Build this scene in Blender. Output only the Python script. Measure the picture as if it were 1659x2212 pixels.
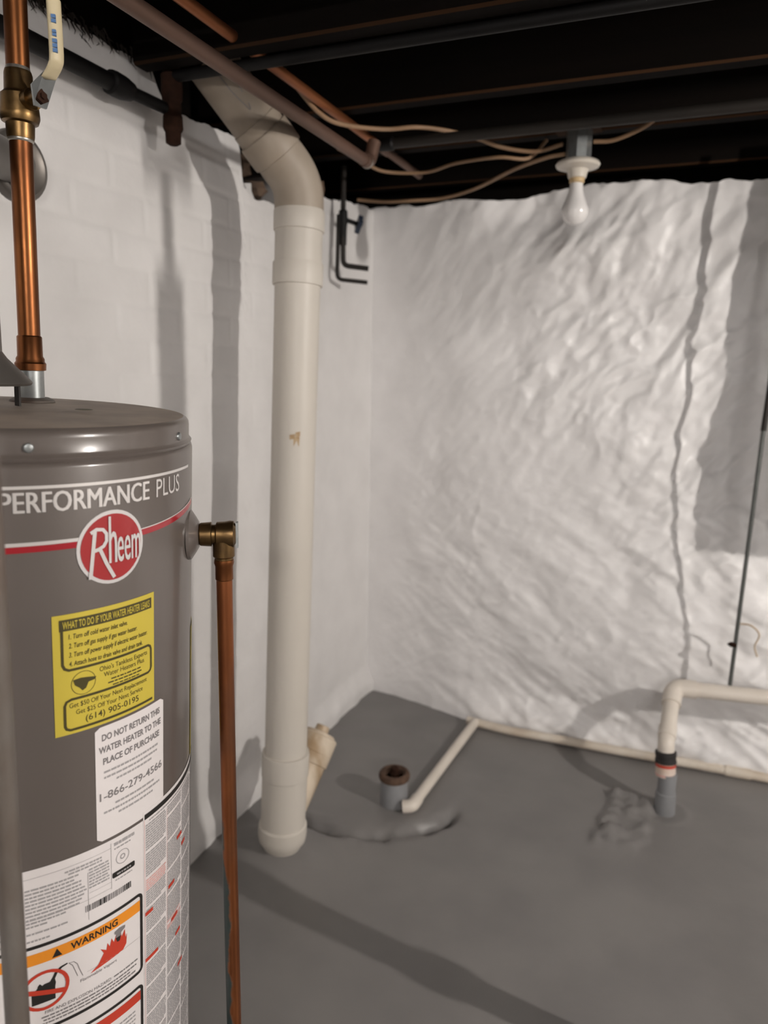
import bpy, bmesh, math, random
import numpy as np
from mathutils import Vector, Matrix

# ------------------------------------------------------------------ camera, world, lamps, exposure
for o in list(bpy.data.objects):
    bpy.data.objects.remove(o)
SC = bpy.context.scene
COL = SC.collection
CAM_R = Matrix(((0.92608512, -0.087334, 0.36706829),
                (0.37685398, 0.16603256, -0.91127069),
                (0.01863962, 0.98224537, 0.18667245)))
cam_data = bpy.data.cameras.new('camera')
cam_data.sensor_fit = 'VERTICAL'
cam_data.sensor_height = 36.0
cam_data.lens = 1597.155 / 2212 * 36.0
cam_data.clip_start = 0.02
cam_data.dof.use_dof = True
cam_data.dof.focus_distance = 1.02
cam_data.dof.aperture_fstop = 3.6
cam = bpy.data.objects.new('camera', cam_data)
COL.objects.link(cam)
cam.matrix_world = Matrix.Translation((0, 0, 1.3)) @ CAM_R.to_4x4()
SC.camera = cam

world = bpy.data.worlds.new('world')
SC.world = world
world.use_nodes = True
world.node_tree.nodes['Background'].inputs[0].default_value = (0.02, 0.018, 0.016, 1)
world.node_tree.nodes['Background'].inputs[1].default_value = 0.1

LAMP_MAIN = Vector((2.0, 1.0, 1.71))       # lit bulb to the right of the frame
FILL_REAR = Vector((0.98, -1.62, 1.88))     # fill light added behind the camera, built as a strip fixture
MAIN_STRENGTH = 4900.0
REAR_STRENGTH = 265.0
LAMP_COLOR = (1.0, 0.935, 0.875)
REAR_COLOR = (1.0, 0.955, 0.92)

SC.view_settings.view_transform = 'Standard'
SC.view_settings.look = 'None'
SC.view_settings.gamma = 1.0
SC.view_settings.exposure = 0.0
SC.view_settings.use_curve_mapping = False
SC.cycles.max_bounces = 8
SC.cycles.diffuse_bounces = 5
SC.cycles.use_denoising = True

rng = random.Random(7)
V = Vector

# ------------------------------------------------------------------ materials
def srgb(r, g, b):
    f = lambda c: (c / 255 / 12.92) if c <= 10.3 else ((c / 255 + 0.055) / 1.055) ** 2.4
    return (f(r), f(g), f(b))

def mat(name, c1, c2=None, rough=0.5, metal=0.0, scale=20.0, detail=4.0, lo=0.35, hi=0.7,
        bump=0.0, bscale=60.0, coat=0.0, coat_rough=0.1, stretch=(1, 1, 1), c3=None, c3scale=6.0, c3lo=0.55, c3hi=0.7,
        rough2=None, ior=1.45, spec=0.5):
    m = bpy.data.materials.new(name)
    m.use_nodes = True
    nt = m.node_tree
    b = nt.nodes['Principled BSDF']
    b.inputs['Roughness'].default_value = rough
    b.inputs['Metallic'].default_value = metal
    b.inputs['IOR'].default_value = ior
    b.inputs['Specular IOR Level'].default_value = spec
    b.inputs['Coat Weight'].default_value = coat
    b.inputs['Coat Roughness'].default_value = coat_rough
    b.inputs['Base Color'].default_value = (*c1, 1)
    tc = nt.nodes.new('ShaderNodeTexCoord')
    mp = nt.nodes.new('ShaderNodeMapping')
    mp.inputs['Scale'].default_value = stretch
    nt.links.new(tc.outputs['Object'], mp.inputs['Vector'])
    def noise(sc, de):
        n = nt.nodes.new('ShaderNodeTexNoise')
        n.inputs['Scale'].default_value = sc
        n.inputs['Detail'].default_value = de
        nt.links.new(mp.outputs[0], n.inputs['Vector'])
        return n
    def ramp(n, a, bb):
        r = nt.nodes.new('ShaderNodeMapRange')
        r.inputs['From Min'].default_value = a
        r.inputs['From Max'].default_value = bb
        nt.links.new(n.outputs[0], r.inputs['Value'])
        return r
    def mix(fac, a, bb):
        x = nt.nodes.new('ShaderNodeMix')
        x.data_type = 'RGBA'
        nt.links.new(fac, x.inputs[0])
        for sock, val in ((x.inputs[6], a), (x.inputs[7], bb)):
            if isinstance(val, tuple):
                sock.default_value = (*val, 1)
            else:
                nt.links.new(val, sock)
        return x.outputs[2]
    cur = c1
    if c2 is not None:
        r = ramp(noise(scale, detail), lo, hi)
        cur = mix(r.outputs[0], cur, c2)
        if rough2 is not None:
            rr = nt.nodes.new('ShaderNodeMapRange')
            rr.inputs['To Min'].default_value = rough
            rr.inputs['To Max'].default_value = rough2
            nt.links.new(r.outputs[0], rr.inputs['Value'])
            nt.links.new(rr.outputs[0], b.inputs['Roughness'])
    if c3 is not None:
        r = ramp(noise(c3scale, 3.0), c3lo, c3hi)
        cur = mix(r.outputs[0], cur, c3)
    if not isinstance(cur, tuple):
        nt.links.new(cur, b.inputs['Base Color'])
    if bump:
        n = noise(bscale, 5.0)
        bp = nt.nodes.new('ShaderNodeBump')
        bp.inputs['Strength'].default_value = bump
        bp.inputs['Distance'].default_value = 0.004
        nt.links.new(n.outputs[0], bp.inputs['Height'])
        nt.links.new(bp.outputs[0], b.inputs['Normal'])
    return m

def emis(name, color, strength):
    m = bpy.data.materials.new(name)
    m.use_nodes = True
    b = m.node_tree.nodes['Principled BSDF']
    b.inputs['Base Color'].default_value = (0.9, 0.9, 0.9, 1)
    b.inputs['Emission Color'].default_value = (*color, 1)
    b.inputs['Emission Strength'].default_value = strength
    return m

M = {}
M['paint'] = mat('white_wall_paint', (0.72, 0.705, 0.695), (0.67, 0.655, 0.645), rough=0.55, scale=9, bump=0.10, bscale=120)
M['stone_paint'] = mat('white_stone_paint', (0.79, 0.775, 0.77), (0.72, 0.705, 0.70), rough=0.40, scale=7, bump=0.25, bscale=75)
M['far_paint'] = mat('plain_white_paint', (0.72, 0.70, 0.68), (0.66, 0.64, 0.62), rough=0.6, scale=3)
M['floor'] = mat('grey_floor_paint', (0.200, 0.190, 0.184), (0.172, 0.164, 0.160), rough=0.40, scale=5, detail=6,
                 bump=0.12, bscale=45, c3=(0.215, 0.204, 0.196), c3scale=2.2, c3lo=0.5, c3hi=0.75)
M['wood'] = mat('dark_old_wood', (0.0060, 0.0040, 0.0030), (0.0030, 0.0024, 0.0020), rough=0.75, scale=8, stretch=(0.15, 2, 2), bump=0.2, spec=0.08)
M['wood_y'] = mat('dark_board_wood', (0.0050, 0.0034, 0.0026), (0.0026, 0.0021, 0.0018), rough=0.85, scale=8, stretch=(2, 0.15, 2), bump=0.2, spec=0.08)
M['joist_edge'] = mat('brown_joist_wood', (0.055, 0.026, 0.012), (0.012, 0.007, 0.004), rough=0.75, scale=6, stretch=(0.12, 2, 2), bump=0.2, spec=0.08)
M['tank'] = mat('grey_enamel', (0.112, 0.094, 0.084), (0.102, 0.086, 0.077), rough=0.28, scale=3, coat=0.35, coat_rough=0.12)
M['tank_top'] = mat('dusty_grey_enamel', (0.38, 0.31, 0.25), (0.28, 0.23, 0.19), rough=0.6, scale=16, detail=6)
M['silver'] = mat('silver_ink', (0.74, 0.71, 0.69), rough=0.30, metal=0.5)
M['red'] = mat('red_ink', (0.32, 0.012, 0.020), rough=0.22, coat=0.4)
M['badge_red'] = mat('red_badge', (0.33, 0.028, 0.030), rough=0.25, coat=0.4)
M['badge_white'] = mat('silver_white_badge', (0.66, 0.64, 0.63), rough=0.3, metal=0.3)
M['yellow'] = mat('yellow_sticker', (0.54, 0.43, 0.055), rough=0.45)
M['label'] = mat('white_label', (0.70, 0.66, 0.65), rough=0.35)
M['ink'] = mat('black_ink', (0.016, 0.014, 0.012), rough=0.5)
M['ink_olive'] = mat('dark_olive_ink', (0.055, 0.045, 0.012), rough=0.5)
M['ink_grey'] = mat('grey_fine_ink', (0.34, 0.325, 0.325), rough=0.5)
M['ink_mid'] = mat('mid_grey_ink', (0.20, 0.185, 0.185), rough=0.5)
M['ink_red'] = mat('red_print_ink', (0.50, 0.045, 0.022), rough=0.4)
M['ink_pink'] = mat('pink_print_ink', (0.68, 0.38, 0.35), rough=0.4)
M['ink_orange'] = mat('orange_print_ink', (0.75, 0.26, 0.02), rough=0.4)
M['copper'] = mat('aged_copper', (0.26, 0.098, 0.034), (0.105, 0.038, 0.017), rough=0.29, metal=1.0, scale=22, stretch=(1, 1, 0.35),
                  c3=(0.42, 0.21, 0.055), c3scale=9, c3lo=0.56, c3hi=0.72, rough2=0.45)
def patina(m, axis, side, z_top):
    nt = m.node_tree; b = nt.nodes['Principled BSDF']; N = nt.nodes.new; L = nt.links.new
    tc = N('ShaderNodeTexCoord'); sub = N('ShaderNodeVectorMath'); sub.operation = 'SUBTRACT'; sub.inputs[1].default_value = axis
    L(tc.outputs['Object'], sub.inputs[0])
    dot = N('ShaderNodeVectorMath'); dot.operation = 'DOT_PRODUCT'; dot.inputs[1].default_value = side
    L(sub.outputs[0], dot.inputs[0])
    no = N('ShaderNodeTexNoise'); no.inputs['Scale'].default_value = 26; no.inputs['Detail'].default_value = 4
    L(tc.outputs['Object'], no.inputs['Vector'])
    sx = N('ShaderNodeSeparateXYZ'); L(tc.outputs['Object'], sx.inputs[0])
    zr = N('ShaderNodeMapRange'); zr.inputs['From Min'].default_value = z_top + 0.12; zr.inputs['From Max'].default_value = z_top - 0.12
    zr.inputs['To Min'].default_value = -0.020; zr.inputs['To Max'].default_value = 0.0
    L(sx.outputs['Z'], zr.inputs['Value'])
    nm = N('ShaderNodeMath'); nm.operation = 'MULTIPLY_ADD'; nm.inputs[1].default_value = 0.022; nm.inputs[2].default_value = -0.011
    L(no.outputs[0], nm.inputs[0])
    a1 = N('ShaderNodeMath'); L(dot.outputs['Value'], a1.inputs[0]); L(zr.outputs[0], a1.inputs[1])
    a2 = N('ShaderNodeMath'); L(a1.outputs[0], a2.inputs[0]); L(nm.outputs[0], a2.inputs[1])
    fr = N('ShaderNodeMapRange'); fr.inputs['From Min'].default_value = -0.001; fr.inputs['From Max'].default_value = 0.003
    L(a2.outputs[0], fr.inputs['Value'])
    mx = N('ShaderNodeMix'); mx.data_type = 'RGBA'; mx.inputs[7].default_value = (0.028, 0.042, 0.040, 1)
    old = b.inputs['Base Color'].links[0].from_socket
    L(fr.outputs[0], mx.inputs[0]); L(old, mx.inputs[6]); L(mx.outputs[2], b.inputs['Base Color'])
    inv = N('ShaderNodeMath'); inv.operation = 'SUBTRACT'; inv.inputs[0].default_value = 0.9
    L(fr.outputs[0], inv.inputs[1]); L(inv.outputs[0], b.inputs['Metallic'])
M['copper_green'] = mat('green_tarnished_copper', (0.36, 0.125, 0.045), (0.15, 0.050, 0.022), rough=0.36, metal=0.9, scale=18, stretch=(1, 1, 0.25), c3=(0.20, 0.095, 0.055), c3scale=12, c3lo=0.5, c3hi=0.62)
M['copper_dull'] = mat('dull_brown_copper', (0.185, 0.105, 0.075), (0.105, 0.068, 0.052), rough=0.5, metal=0.5, scale=9, stretch=(1, 0.2, 1))
M['copper_orange'] = mat('orange_copper', (0.42, 0.155, 0.06), (0.21, 0.075, 0.035), rough=0.42, metal=0.8, scale=9, stretch=(1, 0.2, 1))
M['brass'] = mat('tarnished_brass', (0.19, 0.115, 0.045), (0.095, 0.058, 0.028), rough=0.36, metal=0.95, scale=30, bump=0.1)
M['solder'] = mat('solder', (0.42, 0.40, 0.36), rough=0.35, metal=0.9)
M['galv'] = mat('galvanised_steel', (0.40, 0.42, 0.42), (0.30, 0.32, 0.32), rough=0.38, metal=0.85, scale=40)
M['galv_dull'] = mat('dull_galvanised_steel', (0.20, 0.195, 0.185), (0.13, 0.12, 0.11), rough=0.5, metal=0.7, scale=30)
M['hood'] = mat('grey_sheet_metal', (0.16, 0.145, 0.13), (0.12, 0.11, 0.10), rough=0.42, metal=0.6, scale=10)
M['iron'] = mat('black_iron', (0.0065, 0.006, 0.006), (0.0045, 0.004, 0.004), rough=0.55, scale=20, spec=0.25)
M['iron_grey'] = mat('grey_iron', (0.024, 0.020, 0.017), (0.015, 0.013, 0.011), rough=0.55, spec=0.3, scale=12, stretch=(0.2, 1, 1))
M['steel_rusty'] = mat('grey_brown_steel', (0.150, 0.135, 0.120), (0.105, 0.080, 0.064), rough=0.55, metal=0.2, scale=24, stretch=(1, 1, 0.4),
                       c3=(0.085, 0.042, 0.026), c3scale=7)
M['rust'] = mat('rust', (0.034, 0.015, 0.009), (0.018, 0.009, 0.006), rough=0.9, scale=45, bump=0.5, spec=0.15)
M['rust_brown'] = mat('brown_rust', (0.115, 0.070, 0.048), (0.060, 0.038, 0.028), rough=0.85, scale=40, bump=0.4, spec=0.2)
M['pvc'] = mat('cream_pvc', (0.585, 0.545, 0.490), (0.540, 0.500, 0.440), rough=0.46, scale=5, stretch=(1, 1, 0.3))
M['pvc_shaded'] = mat('shaded_pvc', (0.37, 0.315, 0.255), (0.235, 0.19, 0.145), rough=0.5, scale=7, stretch=(1, 1, 0.4))  # cream pvc darkened: weaker light on the upper arm put into its colour
M['pvc_stain'] = mat('stained_pvc', (0.60, 0.51, 0.40), (0.34, 0.235, 0.135), rough=0.45, scale=14, lo=0.4, hi=0.65, stretch=(1, 1, 0.4))
M['pvc_white'] = mat('white_pvc', (0.70, 0.64, 0.57), (0.62, 0.56, 0.49), rough=0.4, scale=8)
M['pvc_wall'] = mat('painted_pvc', (0.66, 0.60, 0.52), (0.52, 0.44, 0.35), rough=0.5, scale=9)
M['rubber'] = mat('black_rubber', (0.020, 0.018, 0.017), rough=0.6)
M['band'] = mat('pinkish_tape', (0.68, 0.57, 0.50), (0.62, 0.42, 0.30), rough=0.4, scale=14, lo=0.5, hi=0.65,
                c3=(0.60, 0.36, 0.06), c3scale=9, c3lo=0.56, c3hi=0.62)
M['stub'] = mat('grey_painted_stub', (0.245, 0.25, 0.26), (0.20, 0.20, 0.205), rough=0.5, scale=12)
M['porcelain'] = mat('porcelain', (0.62, 0.57, 0.50), (0.55, 0.50, 0.43), rough=0.3, scale=10, coat=0.3)
M['old_socket'] = mat('yellowed_socket', (0.55, 0.40, 0.22), rough=0.5)
M['glass_white'] = mat('frosted_bulb_glass', (0.80, 0.78, 0.77), rough=0.16, coat=0.6, coat_rough=0.05)
M['cable'] = mat('tan_cable', (0.34, 0.21, 0.12), (0.26, 0.155, 0.085), rough=0.5, scale=10)
M['cream'] = mat('cream_vinyl', (0.58, 0.50, 0.33), (0.52, 0.44, 0.28), rough=0.45, scale=12)
M['ink_blue'] = mat('blue_print', (0.075, 0.17, 0.36), rough=0.5)
M['blue'] = mat('blue_black_knob', (0.018, 0.026, 0.045), rough=0.45)
M['brick'] = mat('old_brick', (0.16, 0.105, 0.07), (0.085, 0.06, 0.045), rough=0.9, scale=18, bump=0.6)
M['cobweb'] = mat('sooty_cobweb', (0.03, 0.024, 0.02), rough=0.9)
M['green_steel'] = mat('greenish_grey_steel', (0.115, 0.122, 0.115), (0.085, 0.090, 0.086), rough=0.5, metal=0.4, scale=20)
M['board'] = mat('grey_board', (0.30, 0.28, 0.26), (0.25, 0.235, 0.22), rough=0.6, scale=6)
M['lamp_main'] = emis('lit_bulb', LAMP_COLOR, MAIN_STRENGTH)
M['fill_rear'] = emis('fill_tube', REAR_COLOR, REAR_STRENGTH)
M['stainspot'] = mat('brown_stain', (0.34, 0.21, 0.10), (0.50, 0.38, 0.24), rough=0.6, scale=80)

# ------------------------------------------------------------------ mesh helpers
class MB:
    def __init__(self):
        self.v = []; self.f = []; self.mi = []
    def add(self, vs, fs, mi=0):
        n = len(self.v)
        self.v += [tuple(p) for p in vs]
        self.f += [tuple(i + n for i in q) for q in fs]
        self.mi += [mi] * len(fs)
        return self
    def box(self, lo, hi, mi=0):
        x0, y0, z0 = lo; x1, y1, z1 = hi
        vs = [(x0, y0, z0), (x1, y0, z0), (x1, y1, z0), (x0, y1, z0), (x0, y0, z1), (x1, y0, z1), (x1, y1, z1), (x0, y1, z1)]
        fs = [(3, 2, 1, 0), (4, 5, 6, 7), (0, 1, 5, 4), (1, 2, 6, 5), (2, 3, 7, 6), (3, 0, 4, 7)]
        return self.add(vs, fs, mi)
    def bbox(self, lo, hi, b=0.003, mi=0, edge=None):
        # box with chamfered long edges (octagonal section along the longest axis)
        d = [hi[i] - lo[i] for i in range(3)]
        a = d.index(max(d)); u, w = [i for i in range(3) if i != a]
        sec = [(lo[u] + b, lo[w]), (hi[u] - b, lo[w]), (hi[u], lo[w] + b), (hi[u], hi[w] - b), (hi[u] - b, hi[w]), (lo[u] + b, hi[w]), (lo[u], hi[w] - b), (lo[u], lo[w] + b)]
        vs = []
        for e in (lo[a], hi[a]):
            for p in sec:
                q = [0, 0, 0]; q[a] = e; q[u] = p[0]; q[w] = p[1]; vs.append(q)
        fs = [(i, (i + 1) % 8, 8 + (i + 1) % 8, 8 + i) for i in range(8)] + [tuple(range(7, -1, -1)), tuple(range(8, 16))]
        self.add(vs, fs, mi)
        if edge is not None:
            for i in (1, 3, 5, 7): self.mi[len(self.mi) - 10 + i] = edge
        return self
    def tube(self, path, r, seg=16, caps=True, mi=0):
        P = [V(p) for p in path]
        n = len(P)
        rs = r if isinstance(r, (list, tuple)) else [r] * n
        T = []
        for i in range(n):
            a = P[max(i - 1, 0)]; b = P[min(i + 1, n - 1)]
            t = (b - a)
            T.append(t.normalized() if t.length > 1e-9 else (T[-1] if T else V((0, 0, 1))))
        ref = V((0, 0, 1)) if abs(T[0].z) < 0.9 else V((1, 0, 0))
        N = (ref - T[0] * ref.dot(T[0])).normalized()
        vs = []
        for i in range(n):
            if i:
                N = (N - T[i] * N.dot(T[i])).normalized()
            B = T[i].cross(N)
            for k in range(seg):
                a = 2 * math.pi * k / seg
                vs.append(P[i] + (N * math.cos(a) + B * math.sin(a)) * rs[i])
        fs = []
        for i in range(n - 1):
            for k in range(seg):
                k2 = (k + 1) % seg
                fs.append((i * seg + k, i * seg + k2, (i + 1) * seg + k2, (i + 1) * seg + k))
        if caps:
            fs.append(tuple(range(seg - 1, -1, -1)))
            fs.append(tuple((n - 1) * seg + k for k in range(seg)))
        return self.add(vs, fs, mi)
    def lathe(self, org, axis, prof, seg=32, mi=0, caps=True):
        # prof: list of (distance along the axis, radius)
        o = V(org); ax = V(axis).normalized()
        ref = V((0, 0, 1)) if abs(ax.z) < 0.9 else V((1, 0, 0))
        N = (ref - ax * ref.dot(ax)).normalized(); B = ax.cross(N)
        vs = []; n = len(prof)
        for d, r in prof:
            for k in range(seg):
                a = 2 * math.pi * k / seg
                vs.append(o + ax * d + (N * math.cos(a) + B * math.sin(a)) * r)
        fs = []
        for i in range(n - 1):
            for k in range(seg):
                k2 = (k + 1) % seg
                fs.append((i * seg + k, i * seg + k2, (i + 1) * seg + k2, (i + 1) * seg + k))
        if caps:
            fs.append(tuple(range(seg - 1, -1, -1)))
            fs.append(tuple((n - 1) * seg + k for k in range(seg)))
        return self.add(vs, fs, mi)
    def prism(self, poly, off, mi=0):
        n = len(poly); o = V(off)
        vs = [V(p) for p in poly] + [V(p) + o for p in poly]
        fs = [tuple(range(n - 1, -1, -1)), tuple(range(n, 2 * n))] + [(i, (i + 1) % n, n + (i + 1) % n, n + i) for i in range(n)]
        return self.add(vs, fs, mi)

def fillet(pts, rad, n=6):
    P = [V(p) for p in pts]
    out = [P[0]]
    for i in range(1, len(P) - 1):
        a, b, c = P[i - 1], P[i], P[i + 1]
        r = rad[i - 1] if isinstance(rad, (list, tuple)) else rad
        d1 = (a - b); d2 = (c - b)
        r = min(r, d1.length * 0.49, d2.length * 0.49)
        s = b + d1.normalized() * r; e = b + d2.normalized() * r
        for k in range(n + 1):
            t = k / n
            out.append(s * (1 - t) ** 2 + b * 2 * t * (1 - t) + e * t * t)
    out.append(P[-1])
    return out

def spline(pts, n=8):
    P = [V(p) for p in pts]
    P = [P[0] * 2 - P[1]] + P + [P[-1] * 2 - P[-2]]
    out = []
    for i in range(1, len(P) - 2):
        for k in range(n):
            t = k / n
            p0, p1, p2, p3 = P[i - 1], P[i], P[i + 1], P[i + 2]
            out.append(0.5 * ((2 * p1) + (p2 - p0) * t + (2 * p0 - 5 * p1 + 4 * p2 - p3) * t * t + (3 * p1 - p0 - 3 * p2 + p3) * t ** 3))
    out.append(P[-2])
    return out

def root_of(o):
    return o['_o'] if '_o' in o else (0, 0, 0)

def obj(name, mb, mats, parent=None, smooth=True, angle=0.7):
    org = V((0, 0, 0))
    p = parent
    while p is not None:
        org += p.location; p = p.parent
    me = bpy.data.meshes.new(name)
    me.from_pydata([(x - org.x, y - org.y, z - org.z) for x, y, z in mb.v], [], mb.f)
    mats = mats if isinstance(mats, (list, tuple)) else [mats]
    for m in mats:
        me.materials.append(M[m])
    if len(mats) > 1:
        me.polygons.foreach_set('material_index', mb.mi)
    me.update()
    if smooth:
        me.shade_smooth()
        me.set_sharp_from_angle(angle=angle)
    o = bpy.data.objects.new(name, me)
    COL.objects.link(o)
    if parent is not None:
        o.parent = parent
    return o

def tag(o, label, cat, group=None):
    o['label'] = label; o['category'] = cat
    if group: o['group'] = group
    return o

def thing(name, loc, label, cat, group=None):
    o = bpy.data.objects.new(name, None)
    o.empty_display_size = 0.05
    COL.objects.link(o)
    o.location = loc
    return tag(o, label, cat, group)

def struct(name, mb, mats, parent=None, **k):
    o = obj(name, mb, mats, parent, **k)
    if parent is None: o['kind'] = 'structure'
    return o

# smooth value noise, vectorised
def vnoise(x, y, seed=0):
    xi = np.floor(x).astype(np.int64); yi = np.floor(y).astype(np.int64)
    fx = x - xi; fy = y - yi
    fx = fx * fx * fx * (fx * (fx * 6 - 15) + 10); fy = fy * fy * fy * (fy * (fy * 6 - 15) + 10)
    def h(a, b):
        n = (a * 374761393 + b * 668265263 + seed * 974634777) & 0xffffffff
        n = ((n ^ (n >> 13)) * 1274126177) & 0xffffffff
        n = n ^ (n >> 16)
        return (n & 0xffff) / 65535.0
    return (h(xi, yi) * (1 - fx) + h(xi + 1, yi) * fx) * (1 - fy) + (h(xi, yi + 1) * (1 - fx) + h(xi + 1, yi + 1) * fx) * fy - 0.5

def fbm(x, y, seed=0, o=3):
    s = 0; a = 1.0
    for i in range(o):
        s = s + a * vnoise(x * 2 ** i, y * 2 ** i, seed + i * 17); a *= 0.5
    return s

def sstep(a, b, x):
    t = np.clip((x - a) / (b - a), 0, 1)
    return t * t * (3 - 2 * t)

def grid_mesh(P):
    # P: (n, m, 3)
    n, m, _ = P.shape
    idx = np.arange(n * m).reshape(n, m)
    f = np.stack([idx[:-1, :-1], idx[1:, :-1], idx[1:, 1:], idx[:-1, 1:]], -1).reshape(-1, 4)
    mb = MB()
    mb.v = [tuple(p) for p in P.reshape(-1, 3).tolist()]
    mb.f = [tuple(q) for q in f.tolist()]
    mb.mi = [0] * len(mb.f)
    return mb

# ------------------------------------------------------------------ setting: walls, floor, ceiling
# left wall: painted brick at x = -1.14, broken top edge, plaster toe
ys = np.concatenate([np.linspace(-2.8, 0.75, 30)[:-1], np.arange(0.75, 2.78, 0.0062)])
vs_ = np.linspace(0, 1, 300)
def left_top(y):
    zt = np.interp(y, [-3, 1.43, 1.455, 1.50, 1.73, 1.775, 1.79, 1.85, 1.96, 2.02, 2.26, 2.45, 2.7],
                   [1.93, 1.938, 1.90, 1.872, 1.886, 1.885, 1.775, 1.757, 1.765, 1.86, 1.845, 1.872, 1.89])
    return zt + 0.012 * fbm(y * 22, y * 0 + 3.3, 5, 3)
Yg, Vg = np.meshgrid(ys, vs_, indexing='ij')
Zg = Vg * left_top(Yg)
course = 0.0755
row = np.floor(Zg / course)
fz = Zg / course - row
bw = 0.215
yo = Yg + (row % 2) * bw * 0.5 + 0.012 * vnoise(row * 1.7, Yg * 0 + 0.5, 3)
fy = yo / bw - np.floor(yo / bw)
joint = np.minimum(np.minimum(fz, 1 - fz) * course, np.minimum(fy, 1 - fy) * bw * 1.2)
wob = 0.006 * vnoise(Yg * 12, Zg * 12, 9)
rel = -0.0028 * np.exp(-(np.maximum(joint + wob, 0) / 0.006) ** 2)
fade = 1 - sstep(1.95, 2.1, Yg)                       # smooth parging beyond the stack
vis = (0.35 + 0.65 * sstep(0.9, 1.5, Zg)) * (0.35 + 0.65 * sstep(-0.25, 0.25, vnoise(Yg * 3.1, Zg * 4.2, 21)))
brick_id = row * 57 + np.floor(yo / bw)
rel = rel * fade * vis + 0.0012 * fade * (0.4 + 0.6 * sstep(0.9, 1.5, Zg)) * vnoise(brick_id * 1.37, brick_id * 0.71, 33)
rel = rel + 0.004 * fbm(Yg * 4, Zg * 4, 2, 3) + 0.0012 * fbm(Yg * 26, Zg * 30, 4, 2)
rel = rel + 0.028 * (1 - sstep(0.03, 0.115, Zg + 0.03 * vnoise(Yg * 7, Zg * 5, 8)))
rel = rel + 0.007 * fbm(Yg * 16, Zg * 16, 12, 2) * (1 - sstep(0.06, 0.2, Zg))
rel = rel + 0.012 * sstep(2.5, 2.72, Yg)
Xg = -1.142 + rel
P = np.stack([Xg, Yg, Zg], -1)
cap = P[:, -1:, :].copy(); cap[..., 0] = -1.37
P = np.concatenate([P, cap], 1)
P = P[:, ::-1]
wall_left = struct('wall_left', grid_mesh(P), 'paint', angle=1.0)

# back wall: rough rubble stone thickly parged and painted, standing about y = 2.6
xs = np.concatenate([np.arange(-1.30, 0.66, 0.0068), np.linspace(0.67, 3.75, 44)])
vz = np.linspace(0, 1, 280)
def back_top(x):
    zt = np.interp(x, [-1.3, -1.1, -0.78, -0.66, -0.46, -0.3, -0.17, -0.04, 0.17, 4], [1.885, 1.888, 1.884, 1.872, 1.897, 1.90, 1.905, 1.888, 1.878, 1.88])
    return zt + 0.014 * fbm(x * 17, x * 0 + 1.3, 25, 3)
Xb, Vb = np.meshgrid(xs, vz, indexing='ij')
Zb = Vb * back_top(Xb)
Yb = 2.655 - 0.072 * sstep(-1.12, -0.62, Xb)
Yb = Yb - 0.055 * np.exp(-((Zb - 0.34) / 0.34) ** 2) * sstep(-0.75, -0.15, Xb)
Yb = Yb - 0.030 * (1 - sstep(0.02, 0.16, Zb)) * sstep(-1.0, -0.6, Xb)
Yb = Yb + 0.030 * np.exp(-(((Xb + 0.52) / 0.20) ** 2 + ((Zb - 1.83) / 0.11) ** 2))
Yb = Yb - 0.030 * np.exp(-(((Xb + 0.30) / 0.16) ** 2 + ((Zb - 1.70) / 0.09) ** 2))
Yb = Yb - 0.018 * np.exp(-(((Xb + 0.1) / 0.3) ** 2 + ((Zb - 1.0) / 0.25) ** 2))
Yb = Yb + 0.070 * sstep(-0.50, 0.25, Xb) * np.exp(-((Zb - 1.05) / 0.45) ** 2)
amp = sstep(-1.12, -0.85, Xb)
def streak(X, Z, ang, lng, wid, seed, o=3):
    c, s = math.cos(ang), math.sin(ang)
    wx = X + 0.05 * vnoise(X * 5, Z * 5, seed + 90); wz = Z + 0.05 * vnoise(X * 5 + 9, Z * 5, seed + 91)
    return fbm((wx * c + wz * s) / lng, (-wx * s + wz * c) / wid, seed, o)
up = streak(Xb, Zb, math.radians(58), 0.20, 0.075, 41)
lowr = streak(Xb, Zb, math.radians(-30), 0.22, 0.062, 43)
wt = sstep(0.65, 1.15, Zb + 0.15 * vnoise(Xb * 3, Zb * 3, 44))
relief = up * wt * 1.1 + lowr * (1 - wt) * 1.05
lump = vnoise(Xb * 5.2 + 3, Zb * 6.5, 51)
crag = np.abs(streak(Xb, Zb, math.radians(40), 0.11, 0.07, 47, 3))
boost = 1 + 0.9 * np.exp(-(((Xb + 0.24) / 0.28) ** 2 + ((Zb - 1.62) / 0.20) ** 2)) + 0.6 * np.exp(-(((Xb + 0.62) / 0.22) ** 2 + ((Zb - 0.45) / 0.2) ** 2))
mid = 0.45 + 0.55 * sstep(-0.15, 0.25, vnoise(Xb * 2.4 + 7, Zb * 2.4, 53))
rightness = 0.55 + 0.45 * sstep(-0.95, -0.2, Xb)
Yb = Yb - amp * rightness * boost * (0.021 * relief * mid + 0.020 * lump - 0.020 * (crag - 0.15) * mid) - 0.0016 * fbm(Xb * 30, Zb * 30, 57, 2)
P = np.stack([Xb, Yb, Zb], -1)
cap = P[:, -1:, :].copy(); cap[..., 1] = 2.92
P = np.concatenate([P, cap], 1)
wall_back = struct('wall_back', grid_mesh(P), 'stone_paint', angle=1.2)

struct('wall_right', MB().box((3.6, -2.9, 0), (3.75, 2.95, 2.2)), 'far_paint')
struct('wall_front', MB().box((-1.3, -2.95, 0), (3.75, -2.8, 2.2)), 'far_paint')

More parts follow.
